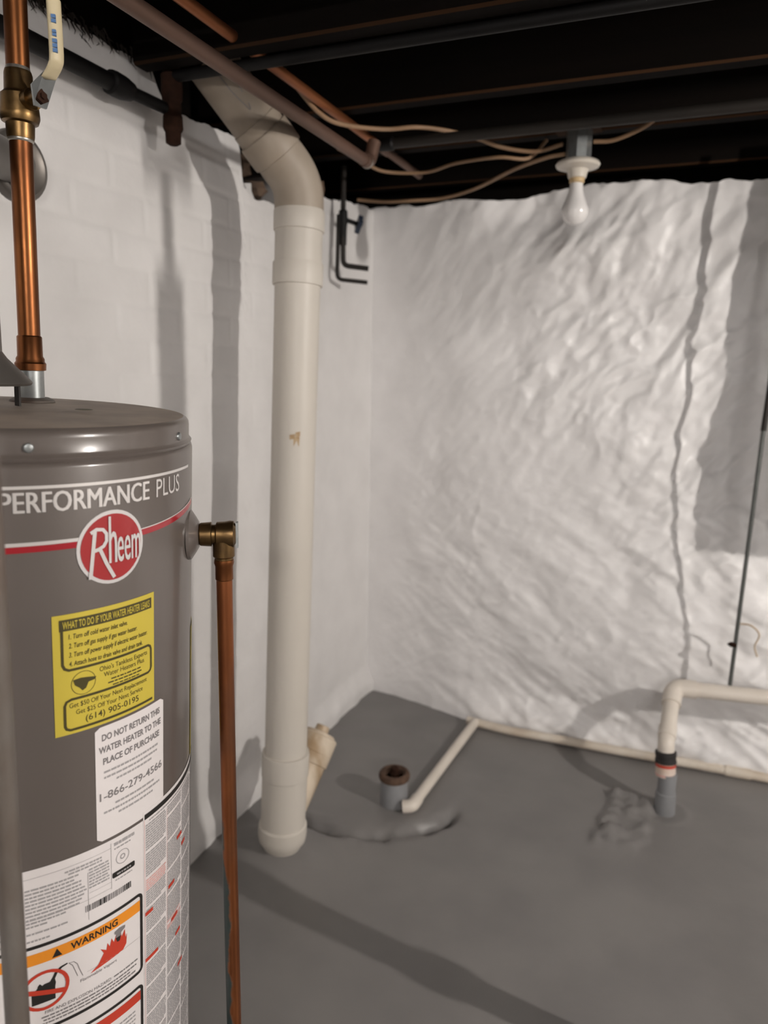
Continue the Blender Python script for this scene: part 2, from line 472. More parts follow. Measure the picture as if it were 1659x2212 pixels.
# floor: painted concrete with a raised patch at the stack, a broken patch edge and a chipped spot
fx_ = np.concatenate([np.linspace(-1.4, -1.25, 3)[:-1], np.arange(-1.25, 0.75, 0.0105), np.linspace(0.76, 3.7, 24)])
fy_ = np.concatenate([np.linspace(-2.9, 0.55, 26)[:-1], np.arange(0.55, 2.75, 0.0105)])
FX, FY = np.meshgrid(fx_, fy_, indexing='ij')
def floor_z(FX, FY):
    Z = 0.0022 * fbm(FX * 5, FY * 5, 61, 3)
    lump = np.exp(-(((FX + 0.97) / 0.13) ** 2 + ((FY - 1.60) / 0.15) ** 2))
    Z = Z + 0.036 * np.exp(-(((FX + 0.94) / 0.12) ** 2 + ((FY - 1.60) / 0.13) ** 2)) + 0.004 * lump * fbm(FX * 24, FY * 24, 62, 3)
    edge = np.hypot((FX + 0.86) / 1.0, (FY - 2.06) / 1.0)
    rr = 0.335 + 0.03 * vnoise(FX * 8, FY * 8, 63)
    ang = np.arctan2(FY - 2.06, FX + 0.86)
    seg = sstep(-2.1, -1.8, ang) * (1 - sstep(-0.45, 0.0, ang))
    Z = Z - 0.023 * np.exp(-((edge - rr + 0.012 * vnoise(FX * 40, FY * 40, 68)) / 0.016) ** 2) * seg * (0.25 + 1.2 * sstep(-0.2, 0.3, vnoise(FX * 14, FY * 14, 64)))
    Z = Z + 0.006 * fbm(FX * 30, FY * 30, 69, 2) * np.exp(-((edge - rr) / 0.05) ** 2) * seg
    Z = Z + 0.006 * (1 - sstep(0.28, 0.36, edge))
    ch = (1 - sstep(0.055, 0.075, np.abs(FX + 0.068 - 0.10 * (FY - 2.1)) + 0.02 * vnoise(FX * 25, FY * 25, 65))) * sstep(1.955, 2.0, FY) * (1 - sstep(2.24, 2.30, FY))
    Z = Z + ch * (0.006 + 0.040 * np.abs(fbm(FX * 20, FY * 20, 66, 3)))
    ring = np.hypot(FX - 0.043, FY - 2.22)
    Z = Z + 0.004 * np.exp(-((ring - 0.062) / 0.010) ** 2)
    return Z
P = np.stack([FX, FY, floor_z(FX, FY)], -1)
floor = struct('floor', grid_mesh(P), 'floor', angle=1.2)

# ceiling: boards on dark joists
ceiling = struct('ceiling', MB().box((-1.45, -2.95, 2.19), (3.75, 2.98, 2.22)), 'wood_y')
bd = MB().box((-0.046, -2.94, 2.165), (0.046, 2.96, 2.189))
b0 = obj('floorboard', bd, 'wood_y', ceiling)
for k in range(53):
    o = b0 if k == 0 else b0.copy()
    if k: COL.objects.link(o)
    o.location = (-1.36 + 0.097 * k, 0, rng.uniform(-0.002, 0.001))
for y, x0 in ((2.64, -1.3), (2.215, -1.3), (1.85, -1.3), (1.37, -1.118), (1.02, -1.3), (0.70, -1.3), (0.37, -1.3), (-0.05, -1.3),
              (-0.45, -1.3), (-0.85, -1.3), (-1.25, -1.3), (-1.7, -1.3), (-2.1, -1.3), (-2.5, -1.3)):
    zb = 1.911 if y == 1.37 else 1.946
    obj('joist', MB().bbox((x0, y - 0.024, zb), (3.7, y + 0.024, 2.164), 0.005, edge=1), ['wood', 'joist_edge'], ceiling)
obj('sill_beam', MB().bbox((-1.37, -2.9, 1.95), (-1.165, 1.40, 2.16), 0.006), 'wood_y', ceiling)
obj('rim_board', MB().box((-1.40, 1.40, 1.65), (-1.335, 2.95, 2.16)), 'wood_y', ceiling)
obj('rim_board', MB().box((-1.34, 2.84, 1.80), (3.7, 2.90, 2.16)), 'wood', ceiling)

# broken brick ends showing in the hole behind the stack
def rock(c, s, seed, n=10):
    r = random.Random(seed); mb = MB(); vs = []
    for i in range(5):
        ph = math.pi * (i + 0.5) / 5
        for k in range(n):
            a = 2 * math.pi * k / n
            q = [math.sin(ph) * math.cos(a), math.sin(ph) * math.sin(a), math.cos(ph)]
            q = [math.copysign(abs(t) ** 0.5, t) for t in q]
            j = r.uniform(0.82, 1.1)
            vs.append([c[d] + s[d] * q[d] * j for d in range(3)])
    fs = [(i * n + k, i * n + (k + 1) % n, (i + 1) * n + (k + 1) % n, (i + 1) * n + k)[::-1] for i in range(4) for k in range(n)]
    fs += [tuple(range(n)), tuple(4 * n + k for k in range(n - 1, -1, -1))]
    return mb.add(vs, fs)
for i, (c, s, m) in enumerate([((-1.205, 1.845, 1.845), (0.05, 0.030, 0.026), 'brick'), ((-1.20, 1.80, 1.795), (0.05, 0.020, 0.024), 'brick'),
                               ((-1.21, 1.865, 1.785), (0.05, 0.026, 0.022), 'paint'), ((-1.22, 1.93, 1.80), (0.06, 0.03, 0.026), 'brick'),
                               ((-1.24, 1.80, 1.895), (0.05, 0.028, 0.020), 'brick'), ((-1.20, 1.838, 1.750), (0.055, 0.022, 0.014), 'brick'),
                               ((-1.22, 2.30, 1.865), (0.06, 0.04, 0.022), 'brick'), ((-1.18, 2.245, 1.87), (0.045, 0.022, 0.03), 'brick')]):
    obj('brick', rock(c, s, 70 + i), m, wall_left, angle=0.5)

# ------------------------------------------------------------------ water heater
A0 = V((-0.849354, 0.677584, 0.0))
AX = V((0.04296022, 0.00199815, 0.99907479)).normalized()
E1 = V((0, 1, 0)).cross(AX).normalized()
E2 = AX.cross(E1)
RT = 0.235
def cyl(a, t, r=RT):
    a = math.radians(a)
    return A0 + AX * t + (E1 * math.cos(a) + E2 * math.sin(a)) * r

heater = thing('water_heater', A0, 'grey cylindrical gas water heater with yellow and white labels beside the white brick wall', 'water heater')
mb = MB()
mb.lathe(A0, AX, [(0.05, 0.215), (0.052, 0.232), (0.06, RT), (0.6, RT), (1.2065, RT), (1.2105, RT - 0.001), (1.2125, RT - 0.004)], 128)
tank = obj('tank', mb, 'tank', heater, angle=0.9)
for k in range(3):
    a = 40 + 120 * k
    obj('foot', MB().tube([cyl(a, 0.0, 0.19), cyl(a, 0.055, 0.19)], 0.02, 12), 'galv_dull', heater)
mb = MB()
mb.lathe(A0, AX, [(1.2100, RT - 0.006), (1.2125, RT - 0.0025), (1.2165, RT - 0.001), (1.2195, RT - 0.0035), (1.2215, RT - 0.0045), (1.236, RT - 0.0045),
                  (1.2405, RT - 0.0050), (1.2440, RT - 0.0072), (1.2462, RT - 0.0115)], 128, caps=False)
lid = obj('lid', mb, 'tank', heater, angle=1.0)
mb = MB()
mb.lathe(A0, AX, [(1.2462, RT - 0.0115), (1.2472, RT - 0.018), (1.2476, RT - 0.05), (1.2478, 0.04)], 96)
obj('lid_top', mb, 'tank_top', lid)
for a in (-34.3, 17.8, 80, 140, 200, 260):
    n = (cyl(a, 1.226, 1) - cyl(a, 1.226, 0))
    obj('screw', MB().lathe(cyl(a, 1.2275, RT - 0.005), n, [(0, 0.0052), (0.0015, 0.0052), (0.003, 0.0042), (0.0036, 0.002)], 12), 'galv', lid)
obj('lid_spot', MB().lathe(A0 + AX * 1.2476 + V((0.10, 0.04, 0)), AX, [(0, 0.011), (0.0006, 0.009)], 14), 'ink_olive', lid)

# ---- print and labels wrapped on the tank: everything in (angle, height)
DEG = math.degrees(1 / RT)       # degrees per metre of arc
class Wrap:
    """flat print bent onto the tank; x = metres of arc from angle a0, y = metres of height from z0"""
    def __init__(self, a0, z0, lift=0.0006):
        self.a0 = a0; self.z0 = z0; self.mb = MB(); self.lift = lift
    def pt(self, x, y, l=0.0):
        return cyl(self.a0 + x * DEG, self.z0 + y, RT + self.lift + l)
    def rect(self, x0, y0, x1, y1, mi=0, l=0.0):
        n = max(1, int(abs(x1 - x0) / 0.008) + 1)
        vs = []
        for i in range(n + 1):
            x = x0 + (x1 - x0) * i / n
            vs += [self.pt(x, y0, l), self.pt(x, y1, l)]
        self.mb.add(vs, [(2 * i, 2 * i + 2, 2 * i + 3, 2 * i + 1) for i in range(n)], mi)
    def sheet(self, x0, y0, x1, y1, mi=0, th=0.0004, r=0.0):
        # sheet with rim thickness and optional rounded corners (approximated by chamfer columns)
        n = max(2, int((x1 - x0) / 0.006))
        vs = []
        for i in range(n + 1):
            x = x0 + (x1 - x0) * i / n
            d = min(x - x0, x1 - x)
            c = 0
            if r and d < r: c = r - math.sqrt(max(0, r * r - (r - d) ** 2))
            vs += [self.pt(x, y0 + c, 0), self.pt(x, y1 - c, 0), self.pt(x, y0 + c, -th), self.pt(x, y1 - c, -th)]
        fs = []
        for i in range(n):
            a = 4 * i; b = a + 4
            fs += [(a, b, b + 1, a + 1), (a + 2, b + 2, b, a), (a + 1, b + 1, b + 3, a + 3)]
        fs += [(0, 1, 3, 2), (4 * n, 4 * n + 2, 4 * n + 3, 4 * n + 1)]
        self.mb.add(vs, fs, mi)
    def poly(self, pts, mi=0, l=0.0):
        bm = bmesh.new()
        bm.faces.new([bm.verts.new((x, y, 0)) for x, y in pts])
        bmesh.ops.triangulate(bm, faces=bm.faces[:])
        x0 = min(p[0] for p in pts); x1 = max(p[0] for p in pts)
        for k in range(1, int((x1 - x0) / 0.006) + 1):
            bmesh.ops.bisect_plane(bm, geom=bm.verts[:] + bm.edges[:] + bm.faces[:], plane_co=(x0 + 0.006 * k, 0, 0), plane_no=(1, 0, 0))
        bm.verts.index_update()
        self.mb.add([self.pt(v.co.x, v.co.y, l) for v in bm.verts], [tuple(v.index for v in f.verts) for f in bm.faces], mi)
        bm.free()
    def line(self, pts, w, mi=0, l=0.0, closed=False):
        # polyline of constant width, mitred
        if closed: pts = pts + pts[:1]
        fine = [pts[0]]
        for p, q in zip(pts[:-1], pts[1:]):
            m = max(1, int(abs(q[0] - p[0]) / 0.006))
            fine += [(p[0] + (q[0] - p[0]) * k / m, p[1] + (q[1] - p[1]) * k / m) for k in range(1, m + 1)]
        pts = fine
        n = len(pts); vs = []
        for i in range(n):
            if closed and i in (0, n - 1):
                a = V(pts[-2]); b = V(pts[1])
            else:
                a = V(pts[max(i - 1, 0)]); b = V(pts[min(i + 1, n - 1)])
            p_ = V(pts[i])
            t = (b - p_).normalized() + (p_ - a).normalized(); t = t.normalized() if t.length else V((1, 0))
            nx, ny = -t.y * w / 2, t.x * w / 2
            x, y = pts[i]
            vs += [self.pt(x + nx, y + ny, l), self.pt(x - nx, y - ny, l)]
        self.mb.add(vs, [(2 * i, 2 * i + 1, 2 * i + 3, 2 * i + 2) for i in range(n - 1)], mi)
    def text(self, s, x, y, h, width=None, mi=0, l=0.0, bold=0.0, align='L', cond=1.0, slant=0.0):
        cu = bpy.data.curves.new('t', 'FONT')
        cu.body = s; cu.size = 1.0; cu.offset = bold; cu.resolution_u = 3; cu.shear = slant
        ob = bpy.data.objects.new('t', cu)
        me = ob.to_mesh()
        vs = [tuple(v.co) for v in me.vertices]; fs = [tuple(p.vertices) for p in me.polygons]
        ob.to_mesh_clear()
        bpy.data.objects.remove(ob); bpy.data.curves.remove(cu)
        if not vs: return
        x0 = min(v[0] for v in vs); x1 = max(v[0] for v in vs)
        sy = h / 0.70
        sx = width / (x1 - x0) if width else sy * cond
        w = (x1 - x0) * sx
        ox = x - (w / 2 if align == 'C' else 0)
        self.mb.add([self.pt(ox + (v[0] - x0) * sx, y + v[1] * sy, l) for v in vs], fs, mi)
    def fine(self, x0, x1, y, h, mi=0, l=0.0):
        # a line of print too small to read: word-long dashes
        x = x0
        while x < x1 - 0.0012:
            w = min(rng.uniform(0.002, 0.008), x1 - x)
            self.rect(x, y, x + w, y + h, mi, l)
            x += w + 0.0011

def rbox(x0, y0, x1, y1, r, n=4):
    pts = []
    for cx, cy, a0 in ((x1 - r, y1 - r, 0), (x0 + r, y1 - r, 90), (x0 + r, y0 + r, 180), (x1 - r, y0 + r, 270)):
        for k in range(n + 1):
            a = math.radians(a0 + 90 * k / n)
            pts.append((cx + r * math.cos(a), cy + r * math.sin(a)))
    return pts

X = lambda a, a0: (a - a0) / DEG
# silver stripe + lettering
w = Wrap(-70, 0)
w.rect(0, 1.1862, X(24, -70), 1.1895, 0)
obj('silver_stripe', w.mb, 'silver', heater)
w = Wrap(-41.4, 1.1620)
for q in range(3):
    w.text('PERFORMANCE', 0.0006 * q, 0, 0.0215, width=X(-0.8, -41.4) - 0.0012, l=0.00015 * q)
w.text('PLUS', X(2.3, -41.4), 0, 0.0215, width=(15.2 - 2.3) / DEG)
obj('lettering', w.mb, 'silver', heater)
# red swoosh with a silver upper edge
w = Wrap(0, 0)
def sw(a):
    if a < -14: return 1.1240
    return 1.1240 + 0.014 * ((a + 14) / 44) ** 2
an = [-70 + 2 * i for i in range(51)]
an = [a for a in an if a <= 31]
w.line([(a / DEG, sw(a)) for a in an], 0.0070, 0)
w.line([(a / DEG, sw(a) + 0.0052) for a in an if a < -12], 0.0040, 1)
w.line([(a / DEG, sw(a) + 0.0042) for a in an if a > -12], 0.0012, 1)
obj('red_swoosh', w.mb, ['red', 'silver'], heater)
# round badge
BA, BZ = -13.8, 1.1155
w = Wrap(BA, BZ, 0.0012)
def disc(w, r, mi, l, n=40, th=0.0):
    pts = [(r * math.cos(2 * math.pi * k / n), r * math.sin(2 * math.pi * k / n)) for k in range(n)]
    rings = 4; vs = [w.pt(0, 0, l)]; fs = []
    for q in range(1, rings + 1):
        vs += [w.pt(p[0] * q / rings, p[1] * q / rings, l) for p in pts]
    for k in range(n):
        fs.append((0, 1 + k, 1 + (k + 1) % n))
    for q in range(rings - 1):
        b = 1 + q * n
        for k in range(n):
            fs.append((b + k, b + n + k, b + n + (k + 1) % n, b + (k + 1) % n))
    b = 1 + (rings - 1) * n
    if th:
        m = len(vs); vs += [w.pt(p[0], p[1], l - th) for p in pts]
        fs += [(b + k, m + k, m + (k + 1) % n, b + (k + 1) % n) for k in range(n)]
    w.mb.add(vs, fs, mi)
disc(w, 0.0415, 0, 0, th=0.0012)
disc(w, 0.0375, 1, 0.0006, th=0.0006)
badge = obj('badge', w.mb, ['badge_white', 'badge_red'], heater)
badge['label'] = 'round red badge with silver rim'
w = Wrap(BA, BZ, 0.0026)
w.line([(-0.0275, -0.0320), (-0.0215, 0.0215)], 0.0042)
w.line([(-0.0265, 0.0190), (-0.0200, 0.0225), (-0.0125, 0.0215), (-0.0085, 0.0165), (-0.0085, 0.0085), (-0.0120, 0.0030), (-0.0180, 0.0000), (-0.0225, -0.0010)], 0.0040, l=0.0001)
w.line([(-0.0165, 0.0005), (-0.0090, -0.0170), (0.0005, -0.0345)], 0.0042, l=0.0002)
for q in range(2):
    w.text('h', -0.0060 + 0.0006 * q, -0.0175, 0.0540, width=0.0095, l=0.0003 + 0.0001 * q)
for q in range(2):
    w.text('eem', 0.0045 + 0.0005 * q, -0.0175, 0.0430, width=0.0310, l=0.0003 + 0.0001 * q)
obj('badge_lettering', w.mb, 'badge_white', badge)

# yellow leak sticker
SA, SZ = -30.5, 0.909
SW, SH = X(0.9, SA), 0.1395
w = Wrap(SA, SZ, 0.0007)
w.sheet(0, 0, SW, SH)
sticker = obj('leak_sticker', w.mb, 'yellow', heater)
sticker['label'] = 'yellow sticker printed with leak instructions'
w = Wrap(SA, SZ, 0.0011)
w.rect(0.007, SH - 0.0185, SW - 0.005, SH - 0.0055, 0)
w.text('WHAT TO DO IF YOUR WATER HEATER LEAKS', 0.0105, SH - 0.0160, 0.0082, width=SW - 0.019, mi=1, l=0.0003, bold=0.01)
for i, s in enumerate(('1. Turn off cold water inlet valve.', '2. Turn off gas supply if gas water heater.', '3. Turn off power supply if electric water heater.', '4. Attach hose to drain valve and drain tank.')):
    w.text(s, 0.0165, SH - 0.0285 - 0.0104 * i, 0.0056, width=(0.070, 0.084, 0.100, 0.092)[i], mi=0, bold=0.012, slant=0.15)
w.line([(0.0095, SH - 0.0185), (0.0095, SH - 0.057), (0.0115, SH - 0.0615), (0.016, SH - 0.064), (SW - 0.011, SH - 0.064), (SW - 0.0075, SH - 0.0660), (SW - 0.0060, SH - 0.070),
        (SW - 0.0060, SH - 0.093), (SW - 0.0075, SH - 0.0965), (SW - 0.011, SH - 0.0985), (0.018, SH - 0.0985), (0.0125, SH - 0.1005), (0.0105, SH - 0.105),
        (0.0105, 0.0105), (0.0120, 0.0070), (0.0160, 0.0050), (SW - 0.004, 0.0050)], 0.0030, 0)
w.text("Ohio's Tankless Experts", 0.083, SH - 0.0745, 0.0058, width=0.066, mi=2, align='C')
w.text('Water Heaters Plus', 0.083, SH - 0.0825, 0.0058, width=0.056, mi=2, align='C')
w.fine(0.064, 0.106, SH - 0.0880, 0.0016, 2)
w.fine(0.060, 0.108, SH - 0.0920, 0.0016, 2)
w.fine(0.066, 0.103, SH - 0.0958, 0.0014, 2)
w.line([(0.0315 + 0.0135 * math.cos(2 * math.pi * k / 24), SH - 0.0820 + 0.0135 * math.sin(2 * math.pi * k / 24)) for k in range(24)], 0.0006, 2, closed=True)
w.poly([(0.020, SH - 0.0765), (0.028, SH - 0.0755), (0.036, SH - 0.0765), (0.046, SH - 0.0785), (0.044, SH - 0.0815), (0.037, SH - 0.0825), (0.034, SH - 0.089), (0.030, SH - 0.091), (0.027, SH - 0.087), (0.022, SH - 0.083)], 0)
w.text('Get $50 Off Your Next Replacement', SW / 2 + 0.001, SH - 0.1085, 0.0056, width=0.100, mi=2, align='C')
w.text('Get $25 Off Your Next Service', SW / 2 + 0.001, SH - 0.1175, 0.0056, width=0.086, mi=2, align='C')
w.text('(614) 905-0195', SW / 2 + 0.003, SH - 0.1285, 0.0074, width=0.069, mi=0, align='C', bold=0.004)
obj('print', w.mb, ['ink_olive', 'yellow', 'ink_olive'], sticker)

# white return notice
NA, NZ = -20.0, 0.7600
NW, NH = X(5.4, NA), 0.1455
w = Wrap(NA, NZ, 0.0006)
w.sheet(0, 0, NW, NH, r=0.004)
notice = obj('return_notice', w.mb, 'label', heater)
notice['label'] = 'white notice with bold black print'
w = Wrap(NA, NZ, 0.0010)
w.text('DO NOT RETURN THIS', NW / 2, NH - 0.0175, 0.0078, width=0.088, mi=0, bold=0.03, align='C')
w.text('WATER HEATER TO THE', NW / 2 - 0.001, NH - 0.0325, 0.0078, width=0.094, mi=0, bold=0.03, align='C')
w.text('PLACE OF PURCHASE', NW / 2, NH - 0.0475, 0.0078, width=0.086, mi=0, bold=0.03, align='C')
for i, (a, b) in enumerate(((0.010, 0.092), (0.010, 0.092), (0.026, 0.080))):
    w.fine(a, b, NH - 0.0590 - 0.0070 * i, 0.0026, 1)
w.text('1-866-279-4566', NW / 2, NH - 0.0930, 0.0098, width=0.096, mi=0, bold=0.012, align='C')
for i, (a, b) in enumerate(((0.024, 0.084), (0.009, 0.095), (0.028, 0.082))):
    w.fine(a, b, NH - 0.1040 - 0.0070 * i, 0.0026, 1)
obj('print', w.mb, ['ink_mid', 'ink_grey'], notice)

# big white rating and warning label
LA, LZ = -72.0, 0.30
LW, LH = X(-4.3, LA), 0.7562 - LZ
w = Wrap(LA, LZ, 0.0010)
w.sheet(0, 0, LW, LH)
rating = obj('warning_label', w.mb, 'label', heater)
rating['label'] = 'white label with orange warning band'
w = Wrap(-39.0, 0.0, 0.0015)
xr = X(-4.6, -39.0)
for i in range(15):                      # rating data block, left
    y = 0.7310 - 0.0047 * i
    if i in (11, 13): continue
    end = (0.055, 0.050, 0.060, 0.058, 0.062, 0.064, 0.063, 0.060, 0.056, 0.040, 0.020, 0, 0.042, 0, 0.022)[i]
    w.fine(-0.055, -0.006, y, 0.0022, 0)
    if end: w.fine(-0.002, end, y - 0.0010, 0.0022, 0)
w.fine(0.040, 0.083, 0.7390, 0.0022, 0); w.fine(0.044, 0.083, 0.7350, 0.0022, 0)
for i in range(7):
    w.fine(0.067, 0.092, 0.7300 - 0.0040 * i, 0.0022, 0)
w.rect(-0.06, 0.7455, 0.095, 0.7460, 0); w.rect(0.0945, 0.690, 0.0950, 0.7520, 0); w.rect(0.0655, 0.665, 0.0660, 0.7280, 0)
w.rect(-0.06, 0.6920, 0.094, 0.6924, 0); w.rect(0.067, 0.7000, 0.094, 0.7004, 0)
w.fine(0.099, 0.128, 0.7460, 0.0040, 0); w.fine(0.099, 0.122, 0.7410, 0.0018, 0)
w.line([(0.1105 + 0.009 * math.cos(2 * math.pi * k / 18), 0.7265 + 0.009 * math.sin(2 * math.pi * k / 18)) for k in range(18)], 0.0009, 0, closed=True)
w.line([(0.1105 + 0.003 * math.cos(2 * math.pi * k / 10), 0.7265 + 0.003 * math.sin(2 * math.pi * k / 10)) for k in range(10)], 0.0014, 0, closed=True)
w.poly(rbox(0.096, 0.7030, 0.128, 0.7105, 0.002), 1)
w.fine(0.102, 0.122, 0.7055, 0.0022, 0, l=0.0003)
w.fine(0.100, 0.124, 0.6980, 0.0016, 0)
x = 0.062
while x < 0.121:                         # bar code
    d = rng.choice((0.0008, 0.0013, 0.002))
    w.rect(x, 0.6765, x + d, 0.6850, 1 if rng.random() < 0.5 else 2); x += d + rng.choice((0.0007, 0.0011))
# warning box
w.line(rbox(-0.075, 0.5430, xr - 0.003, 0.6565, 0.006), 0.0042, 1, closed=True)
w.rect(-0.072, 0.6330, xr - 0.0055, 0.6480, 3)
w.poly([(0.0235, 0.6350), (0.0345, 0.6350), (0.0290, 0.6455)], 1, 0.0003)
w.text('WARNING', 0.0440, 0.6362, 0.0088, width=0.058, mi=1, l=0.0003, bold=0.02)
# no-fuel-can sign
cx, cy, cr = 0.0150, 0.5955, 0.0245
can = [(-0.016, -0.0185), (0.012, -0.0185), (0.012, 0.0), (0.0130, 0.006), (0.0120, 0.012), (0.0150, 0.0190), (0.0210, 0.0245), (0.0280, 0.0265), (0.0275, 0.0285), (0.0190, 0.0270), (0.0120, 0.0215), (0.0085, 0.0140), (0.0060, 0.0100),
       (-0.0010, 0.0095), (-0.0030, 0.0080), (-0.0060, 0.0120), (-0.0085, 0.0090), (-0.0090, 0.0060), (-0.0160, -0.0020)]
w.poly([(cx + a * 0.9, cy + b * 0.88) for a, b in can], 1)
w.line([(cx + cr * math.cos(2 * math.pi * k / 30), cy + cr * math.sin(2 * math.pi * k / 30)) for k in range(30)], 0.0040, 4, 0.0003, closed=True)
w.line([(cx - cr * 0.90, cy + 0.004), (cx + cr * 0.93, cy - 0.010)], 0.0062, 4, 0.0003)
w.line([(0.0415, 0.6190), (0.047, 0.618), (0.051, 0.613), (0.053, 0.605), (0.057, 0.593)], 0.0007, 2)
w.line([(0.0415, 0.6190), (0.0455, 0.614), (0.048, 0.606), (0.051, 0.596)], 0.0007, 2)
# flames and burner
w.poly([(0.066, 0.5900), (0.0760, 0.5965), (0.0830, 0.6080), (0.0790, 0.6160), (0.0865, 0.6100), (0.0880, 0.6190), (0.0910, 0.6120), (0.0935, 0.6220), (0.0965, 0.6145), (0.1000, 0.6230),
        (0.1015, 0.6155), (0.1060, 0.6240), (0.1075, 0.6150), (0.1120, 0.6230), (0.1130, 0.6100), (0.1150, 0.6150), (0.1140, 0.6010), (0.1090, 0.5950), (0.0900, 0.5930)], 4)
w.poly([(0.0990, 0.6185), (0.1060, 0.6185), (0.1065, 0.6225), (0.1120, 0.6255), (0.1125, 0.6290), (0.1040, 0.6300), (0.0975, 0.6280), (0.0975, 0.6250), (0.1000, 0.6230)], 2, 0.0003)
w.poly([(0.1010, 0.6120), (0.1045, 0.6120), (0.1060, 0.6185), (0.0990, 0.6185)], 1, 0.0003)
w.text('Flammable Vapors', 0.054, 0.5850, 0.0042, width=0.046, mi=2)
w.text('FIRE AND EXPLOSION HAZARD', 0.014, 0.5630, 0.0044, width=0.078, mi=2)
for i in range(3):
    w.fine(0.010 + 0.002 * (i % 2), xr - 0.012 - 0.010 * (i % 2), 0.5580 - 0.0045 * i, 0.0020, 2)
w.fine(0.096, xr - 0.010, 0.5640, 0.0020, 2)
w.line([(0.062, 0.5950), (xr - 0.006, 0.5950)], 0.0004, 0)
# second box, red band
w.line(rbox(-0.075, 0.3600, xr - 0.003, 0.5210, 0.006), 0.0042, 1, closed=True)
w.rect(-0.072, 0.5000, xr - 0.0055, 0.5140, 4)
for i in range(12):
    w.fine(0.02, xr - 0.014, 0.488 - 0.006 * i, 0.0022, 0)
obj('print', w.mb, ['ink_grey', 'ink', 'ink_mid', 'ink_orange', 'ink_red'], rating)

# instruction label on the right
IA, IZ = -4.2, 0.30
w = Wrap(IA, IZ, 0.0010)
IW = X(44, IA); IH = 0.767 - IZ
w.sheet(0, 0, IW, IH)
instr = obj('instruction_label', w.mb, 'label', heater)
instr['label'] = 'white label of dense fine print'
w = Wrap(IA, 0, 0.0015)
w.rect(0.002, 0.7555, IW - 0.004, 0.7625, 1)
w.fine(0.010, IW - 0.006, 0.7500, 0.0020, 0)
w.rect(0.0015, 0.3, 0.0020, 0.755, 2)
y = 0.7450
cols = ((0.004, 0.044), (0.048, 0.088), (0.092, 0.132), (0.136, 0.176))
k = 0
while y > 0.32:
    for ci, (a, b) in enumerate(cols):
        blk = (k + ci * 7) % 24
        mi = 0
        if blk in (11, 22): continue
        if ci == 0 and 0.650 < y < 0.672: mi = 2
        if ci == 1 and 0.560 < y < 0.575: mi = 2
        w.fine(a, min(b, IW - 0.002) - (0.012 * rng.random() if blk in (10, 21) else 0), y, 0.0021, mi)
    y -= 0.0034; k += 1
for (a, b, yy) in ((0.002, 0.016, 0.617), (0.002, 0.026, 0.548), (0.050, 0.066, 0.622), (0.058, 0.076, 0.565), (0.070, 0.086, 0.532), (0.090, 0.104, 0.66), (0.074, 0.09, 0.68), (0.078, 0.094, 0.475)):
    w.rect(a, yy, b, yy + 0.0052, 3, 0.0003)
w.rect(0.047, 0.55, 0.0474, 0.745, 2)
obj('print', w.mb, ['ink_grey', 'ink', 'ink_pink', 'ink_red'], instr)
# yellow energy label further round
w = Wrap(31.5, 0.76, 0.0010)
w.sheet(0, 0, 0.12, 0.20)
en = obj('energy_label', w.mb, 'yellow', heater)
en['label'] = 'yellow label seen edge on'

# draft hood on the lid
HZ = 1.2478
HC = A0 + V((-0.0278, -0.0112, 0))
mb = MB()
mb.lathe(HC, AX, [(HZ + 0.030, 0.066), (HZ + 0.033, 0.068), (HZ + 0.035, 0.067), (HZ + 0.062, 0.040), (HZ + 0.070, 0.0345), (HZ + 0.125, 0.0335)], 48)
hood = obj('draft_hood', mb, 'hood', heater, angle=0.5)
for a in (74, 194, 314):
    p = cyl(a, 0, 0.054) - A0
    t = (E2 * math.cos(math.radians(a)) - E1 * math.sin(math.radians(a))) * 0.006
    c = HC + p
    vs = [c + AX * (HZ + 0.0005) - t, c + AX * (HZ + 0.0005) + t, c + AX * (HZ + 0.034) + t, c + AX * (HZ + 0.034) - t]
    obj('hood_leg', MB().prism(vs, (cyl(a, 0, 0.0025) - A0)), 'iron_grey', hood)

# ------------------------------------------------------------------ flue into the wall
fb = HC + AX * 1.3745
flue = thing('flue_pipe', fb, 'grey sheet metal flue ending in a round collar on the white wall', 'flue')
p1 = HC + AX * 1.57
w1 = V((-1.128, 1.040, 1.645))
obj('flue_tube', MB().tube(fillet([fb, p1, V((-1.0, 0.80, 1.62)), w1], 0.05), 0.0335, 28), 'hood', flue)
obj('collar', MB().lathe((-1.141, 1.048, 1.645), (1, 0, 0), [(0, 0.060), (0.014, 0.060), (0.0185, 0.057), (0.021, 0.050), (0.016, 0.040)], 36), 'hood', flue)

# ------------------------------------------------------------------ copper water riser with ball valve
rb = V((-0.8565, 0.79, 1.2492))
riser = thing('copper_riser', rb, 'vertical copper water pipe with brass ball valve rising from the heater top', 'pipe')
def rp(z):       # axis of the riser at height z
    return V((-0.8555 + (z - 1.292) * 0.036, 0.79, z))
up_ = (rp(1.8) - rp(1.3)).normalized()
obj('pipe', MB().tube([rp(1.325), rp(1.592)], 0.0143, 24), 'copper', riser)
obj('pipe', MB().tube([rp(1.672), rp(1.8135)], 0.0143, 24), 'copper', riser)
o = obj('nipple', MB().lathe(rb, up_, [(0, 0.021), (0.004, 0.021), (0.006, 0.0165), (0.050, 0.0165)], 24), 'galv', riser)
o['label'] = 'bright galvanised nipple'
obj('flange', MB().lathe(rb, up_, [(0, 0.030), (0.0025, 0.029), (0.006, 0.022)], 20), 'steel_rusty', riser)
obj('adapter', MB().lathe(rp(1.292), up_, [(0, 0.0165), (0.001, 0.0200), (0.010, 0.0205), (0.0125, 0.0185), (0.0165, 0.0185), (0.020, 0.0165), (0.046, 0.0162), (0.048, 0.0145)], 6 * 4), 'copper', riser)
